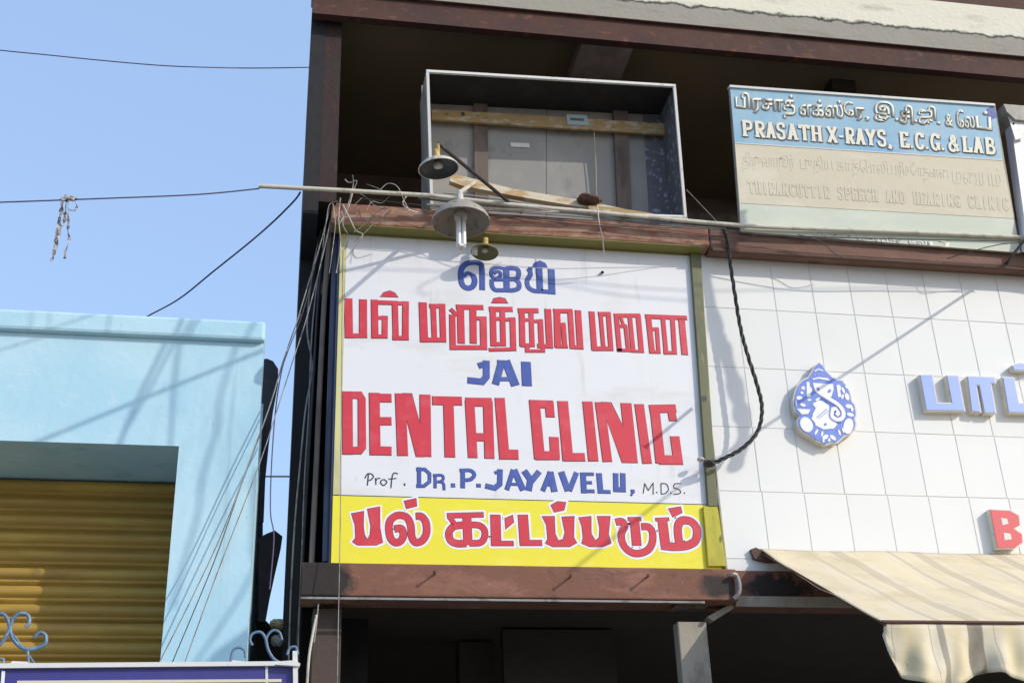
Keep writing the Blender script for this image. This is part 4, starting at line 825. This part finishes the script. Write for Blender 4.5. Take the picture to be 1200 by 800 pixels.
bp = N_.new('ShaderNodeBump'); bp.inputs['Strength'].default_value = .35; bp.inputs['Distance'].default_value = .02; n3 = N_.new('ShaderNodeTexNoise'); n3.inputs['Scale'].default_value = 6; n3.inputs['Detail'].default_value = 6
L_.new(g_.outputs['Position'], n3.inputs['Vector']); L_.new(n3.outputs[0], bp.inputs['Height']); L_.new(bp.outputs[0], bs.inputs['Normal'])
def grid(fn, nu, nv):
    vs_ = [fn(i/nu, j/nv) for j in range(nv+1) for i in range(nu+1)]; fs = [(j*(nu+1)+i, j*(nu+1)+i+1, (j+1)*(nu+1)+i+1, (j+1)*(nu+1)+i) for j in range(nv) for i in range(nu)]
    return MB().add(vs_, fs, True)
def can(u, v):
    x = wx0+(AX1-wx0)*u; y = YF*v; zz = wz+(fz-wz)*v
    zz -= .03*math.sin(PI*v)*(1+.4*math.sin(x*3.4)) ; zz += (.0022*math.sin(x*26+v*3)+.003*math.sin(x*14-v*11)+.0035*math.sin(v*17+x*5)+.002*math.sin(v*31-x*19))*math.sin(PI*v)+.004*math.sin(x*7+v*9)
    return (x, y, zz)
grid(can, 160, 28).build('canopy', canv, AW, solid=.004)
bot = [(1036,735),(1043,762),(1051,781),(1060,792),(1075,800),(1090,805),(1120,806),(1135,799),(1147,789),(1160,786),(1172,788),(1190,796),(1205,803),(1240,806),(1300,806)]
bw = [(at(x, y, YF).x, at(x, y, YF).z) for x, y in bot]; bw = [(bw[0][0]-.0, bw[0][1])]+bw
def vb(x):
    for (a, za), (b, zb_) in zip(bw, bw[1:]):
        if a <= x <= b: return za+(zb_-za)*((x-a)/(b-a+1e-9))
    return bw[-1][1]+.03*math.sin(x*5) if x > bw[-1][0] else fz-.02
def val(u, v):
    x = wx0+.004+(AX1-wx0)*u**1.0
    z1 = fz-.004; z0 = vb(x)
    if z0 > z1-.01: z0 = z1-.01
    zz = z1+(z0-z1)*v; return (x+.01*math.sin(zz*30)*v, YF+.004+.04*v*math.sin(x*13+1.5*v)+.018*math.sin(x*31+2)*v+.012*v*math.sin(x*57+v*5)+.010*math.sin(v*9+x*21)*v, zz)
grid(val, 220, 10).build('valance', canv, AW, solid=.003)
MB().tube([Vector((wx0-.005, YF, fz-.0)), Vector((AX1, YF, fz-.0))], .009, 8).build('front_bar', M['rust'], AW)
MB().tube([Vector((wx0+.005, -.02, wz-.03)), Vector((wx0+.01, YF, fz-.015))], .008, 6).build('side_bar', M['rust'], AW)
MB().poly(FAC, [(880,643),(886,641),(900,648),(916,658),(898,658),(884,654)], .03, -.0) .build('wall_bracket', M['rust'], AW)

# ------------------------------------------------------------------ light blue shop on the left
YBl = -.3
BS = thing('blue_shop', (-1.5, YBl, 0), 'light blue flat roofed shop with a brown roller shutter set deep in its front', 'building')
bxr = at(306, 460, YBl).x; zt_ = at(150, 372, YBl).z; jx = at(203, 600, YBl).x; lz = at(100, 519, YBl).z; pz = at(150, 397, YBl).z; rec = .62
bl_ = -4.2
fr_ = [Vector((x, YBl, z_)) for x, z_ in ((bl_, lz), (jx, lz), (jx, .13), (bxr, .13), (bxr, pz+.01), (bl_, pz+.01))]
MB().prism(fr_, [p+Vector((0, .25, 0)) for p in fr_]).build('front_wall', M['cyan_wall'], BS)
bxo('parapet', M['cyan_wall'], BS, bl_, bxr+.004, YBl-.045, YBl+.2, pz+.0101, zt_, bevel=.02)
bxo('pier', M['cyan_wall'], BS, jx, bxr, YBl+.2505, YBl+.9, .13, lz-.001)
bxo('soffit', M['cyan_wall'], BS, bl_, jx-.001, YBl+.251, YBl+rec+.2, lz, lz+.12)
bxo('side_wall', M['cyan_wall'], BS, bxr-.2, bxr-.002, YBl+.901, 5, .13, pz)
bxo('back_wall', M['concrete_dark'], BS, bl_, jx, YBl+rec+.25, YBl+rec+.3, .13, lz)
bxo('roof', M['concrete_dark'], BS, bl_, bxr-.201, YBl+.251, 5, lz+.13, lz+.28)
bxo('left_pier', M['cyan_wall'], BS, bl_, bl_+.5, YBl+.001, YBl+.9, .13, lz-.001)
SH = bxo('roller_shutter', M['dark_brown'], BS, bl_+.501, jx+.0-.001, YBl+rec+.04, YBl+rec+.07, .13, lz)
bxo('guide_rail', M['dark_brown'], BS, jx-.035, jx-.002, YBl+rec-.03, YBl+rec-.023, .13, lz-.002)
p0, p1 = at(120, 600, YBl+rec), at(120, 620.3, YBl+rec); pit = p0.z-p1.z
me = bpy.data.meshes.new('slat'); pr = []
for y, z_ in ((.02, 0), (.02, .006), (0, .012), (-.002, .02), (-.004, .024), (.004, .028), (.004, .034), (-.008, .040), (-.018, .052), (-.022, .066), (-.021, .080), (-.012, .094), (.004, .104), (.02, .1085)):
    pr.append((y, z_/.11*pit))
x0_, x1_ = bl_+.502, jx-.002; vs_ = [(x0_, y, z_) for y, z_ in pr]+[(x1_, y, z_) for y, z_ in pr]; k = len(pr)
me.from_pydata(vs_, [], [(i, i+k, i+1+k, i+1) for i in range(k-1)]); me.materials.append(M['shutter'])
for p in me.polygons: p.use_smooth = True
zz = lz-.002-pit
for i in range(30):
    if zz < .2: break
    piece('slat', me, (0, YBl+rec, zz), SH); zz -= pit
# raised cracked plaster patch at the pier's right corner is left to the material

# black plastic sheeting caught behind the blue shop
o = MB().poly(FAC, [(306,421),(313,420),(320,423),(326,432),(326,448),(320,480),(315,520),(311,560),(309,610),(304,612)], -.9, -.93).build('plastic_sheet', M['tarp']); tag(o, 'black plastic sheet bulging out behind the corner of the blue shop, upper piece', 'plastic sheet')
o = MB().poly(FAC, [(303,630),(312,625),(322,621),(331,628),(329,642),(323,668),(316,700),(311,728),(303,728)], -.9, -.93).build('plastic_sheet', M['tarp']); tag(o, 'black plastic sheet hanging in the gap between the buildings, lower piece', 'plastic sheet')
o = MB().poly(FAC, [(300,726),(312,727),(318,733),(326,731),(340,738),(345,840),(300,840)], -1.3, -1.6).build('junk_heap', M['dark_brown']); tag(o, 'dark heap of junk filling the foot of the gap between the buildings', 'junk')
lump(325, 731, .6, .05, M['wood_cream'], 'crumpled cream bag on the junk in the gap', 1.0)['category'] = 'bag'
lump(325, 750, .4, .05, M['wire_grey'], 'small grey bundle in the gap below the cream bag', .8)['category'] = 'bundle'

# ------------------------------------------------------------------ purple sign board with scroll ironwork
PY = -1.3
PS = thing('purple_sign', tuple(at(170, 800, PY)), 'purple board with a white metal frame in front of the blue shop', 'sign')
mb = MB().poly(FAC, [(-420,784),(344,779),(346,900),(-420,905)], 1.29, 1.26).build('panel', M['purple'], PS)
MB().poly(FAC, [(-420,781),(0,776.6),(345,774),(349,779),(-420,786)], 1.31, 1.25).build('frame_rail', M['metal_white'], PS)
MB().poly(FAC, [(343,762),(348.5,762),(351,900),(345,900)], 1.315, 1.255).build('frame_post', M['metal_white'], PS)
MB().poly(FAC, [(20,797),(330,795),(330,798.5),(20,800.5)], 1.294, 1.291).build('cream_line', M['xcream'], PS)
MB().poly(FAC, [(311,778),(314,778),(315,900),(312,900)], 1.293, 1.2905).build('mullion', M['metal_white'], PS)
MB().poly(FAC, [(2,785),(6,786),(5,800),(1,800)], 1.296, 1.2945).build('white_mark', M['halo_white'], PS)
def scroll(ox, oy, s, curves, label, group):
    t = thing('scroll_ironwork', tuple(at(ox+300/s, oy+500/s, PY)), label, 'ironwork', group)
    for c, r in curves:
        q = [tuple(at(ox+x/s, oy+y/s, PY+.02)) for x, y in c]; MB().tube([Vector(v) for v in cat(q, 6)], r, 7).build('scroll', M['iron_blue'], t)
    return t
scroll(0, 690, 7.275, (([(215,325),(250,285),(240,225),(190,205),(130,230),(95,290),(90,370),(130,450),(215,510),(320,500),(388,460),(388,395),(340,368),(295,410)], .0085), ([(-40,215),(20,210),(55,240),(75,290),(80,350),(40,420),(0,470),(-40,490)], .0085), ([(235,515),(243,600),(240,655)], .006), ([(110,380),(200,500),(310,650)], .004), ([(0,590),(30,600),(20,660)], .006)),
       'blue grey wrought iron scroll with two curls at the far left', 'scroll ironwork on the purple board')
scroll(200, 700, 6.667, (([(640,372),(618,330),(640,282),(700,268),(740,315),(760,400),(800,470),(850,505)], .007), ([(870,330),(850,270),(800,255),(755,300),(745,360)], .006), ([(585,465),(575,410),(530,388),(485,415),(468,500)], .006), ([(910,445),(930,392),(978,385),(995,440)], .006)),
       'blue grey wrought iron scroll beside the right end post of the purple board', 'scroll ironwork on the purple board')
o = MB().poly(FAC, [(272,778),(272,773),(283,774),(296,775),(297,778)], 1.3, 1.27).build('foot_plate', M['metal_white'], PS)
o = MB().poly(FAC, [(322,778),(330,774),(346,773),(352,777),(350,780)], 1.325, 1.27).build('foot_plate', M['metal_white'], PS)
MB().poly(FAC, [(12,778),(14,774),(32,775),(33,778)], 1.3, 1.27).build('foot_plate', M['metal_white'], PS)

# ------------------------------------------------------------------ service wires strung over the street, above the view
sd = SUN/(-SUN.y)                # one metre towards the street along the sun's ray
def over(pts, dist, r, label, Y0=0, ext=.25, m='wire_dark', jag=0):
    """a wire in the air whose shadow falls along pts (photo pixels on the plane Y0)"""
    q = []
    for i, p in enumerate(pts):
        dd = dist[i] if isinstance(dist, (list, tuple)) else dist; q.append(at(p[0], p[1], Y0)+sd*dd)
    a = q[0]-(q[1]-q[0])*ext; b = q[-1]+(q[-1]-q[-2])*ext; q = [a]+q+[b]
    if len(q) > 4: q = [Vector(v) for v in cat([tuple(v) for v in q], 5)]
    rs = [r*(1+jag*random.uniform(-1, 1)) for _ in q] if jag else r
    tag(MB().tube(q, rs, 6).build('service_wire', M[m]), label, 'wire')
over([(1172,318),(1000,432),(830,545),(650,684)], [.0, .9, 1.8, 2.8], .011, 'straight black service wire leaving the upper beam right of the x-ray sign towards the street', 0, .0)
over([(312,409),(180,462),(45,517)], 2.7, .014, 'thick service wire strung high over the blue shop', YBl)
over([(207,372),(195,400),(160,470),(142,515)], 2.5, .010, 'steep service wire over the blue shop, first', YBl)
over([(220,372),(205,400),(170,465),(150,500)], 2.52, .008, 'steep service wire over the blue shop, second', YBl)
over([(230,372),(212,400),(205,440),(200,515)], 2.5, .008, 'steep service wire over the blue shop, third', YBl)
over([(293,378),(275,410),(257,470),(255,500),(237,560),(232,600),(218,650),(205,700)], 3.1, .009, 'slack wavy service wire over the right pier of the blue shop', YBl)
over([(303,655),(280,700),(230,775)], 3.3, .009, 'service wire over the foot of the blue pier', YBl)
over([(120,371),(50,395),(0,410)], 2.6, .006, 'fine service wire over the blue parapet', YBl)
over([(822,292),(828,330),(838,380),(843,400)], 1.75, .030, 'ragged bundle of cables strung over the tiled front, upper length', 0, .1, 'cable_black', .35)
over([(843,398),(855,430),(868,480),(872,505),(862,545)], 1.75, .034, 'ragged bundle of cables strung over the tiled front, lower length', 0, .0, 'cable_black', .25)
over([(640,330),(720,345),(800,352)], 2.7, .005, 'fine service wire over the sign, lower', 0, .1)
over([(400,315),(520,318),(640,327),(800,340),(1000,338),(1200,336)], 2.7, .005, 'fine service wire over the sign, upper', 0, .1)
over([(500,346),(490,338),(520,322),(545,314)], 2.7, .005, 'short looping service wire over the sign', 0, .0)
# unseen cloth pieces, added only to cast shade on the blue pier
def shade_caster(pts, dist, label):
    q = [at(x, y, YBl)+sd*dist for x, y in pts]
    tag(MB().prism(q, [p+Vector((0, .012, 0)) for p in q]).build('shade_caster', M['rag']), label, 'shade_caster')
shade_caster([(232,800),(240,776),(252,762),(306,724),(330,707),(360,800)], 3.4, 'unseen cloth added over the street to shade the foot of the blue pier')
shade_caster([(294,655),(294,562),(300,548),(330,548),(330,655)], 3.2, 'narrow strip of cloth hanging from a service wire over the street')
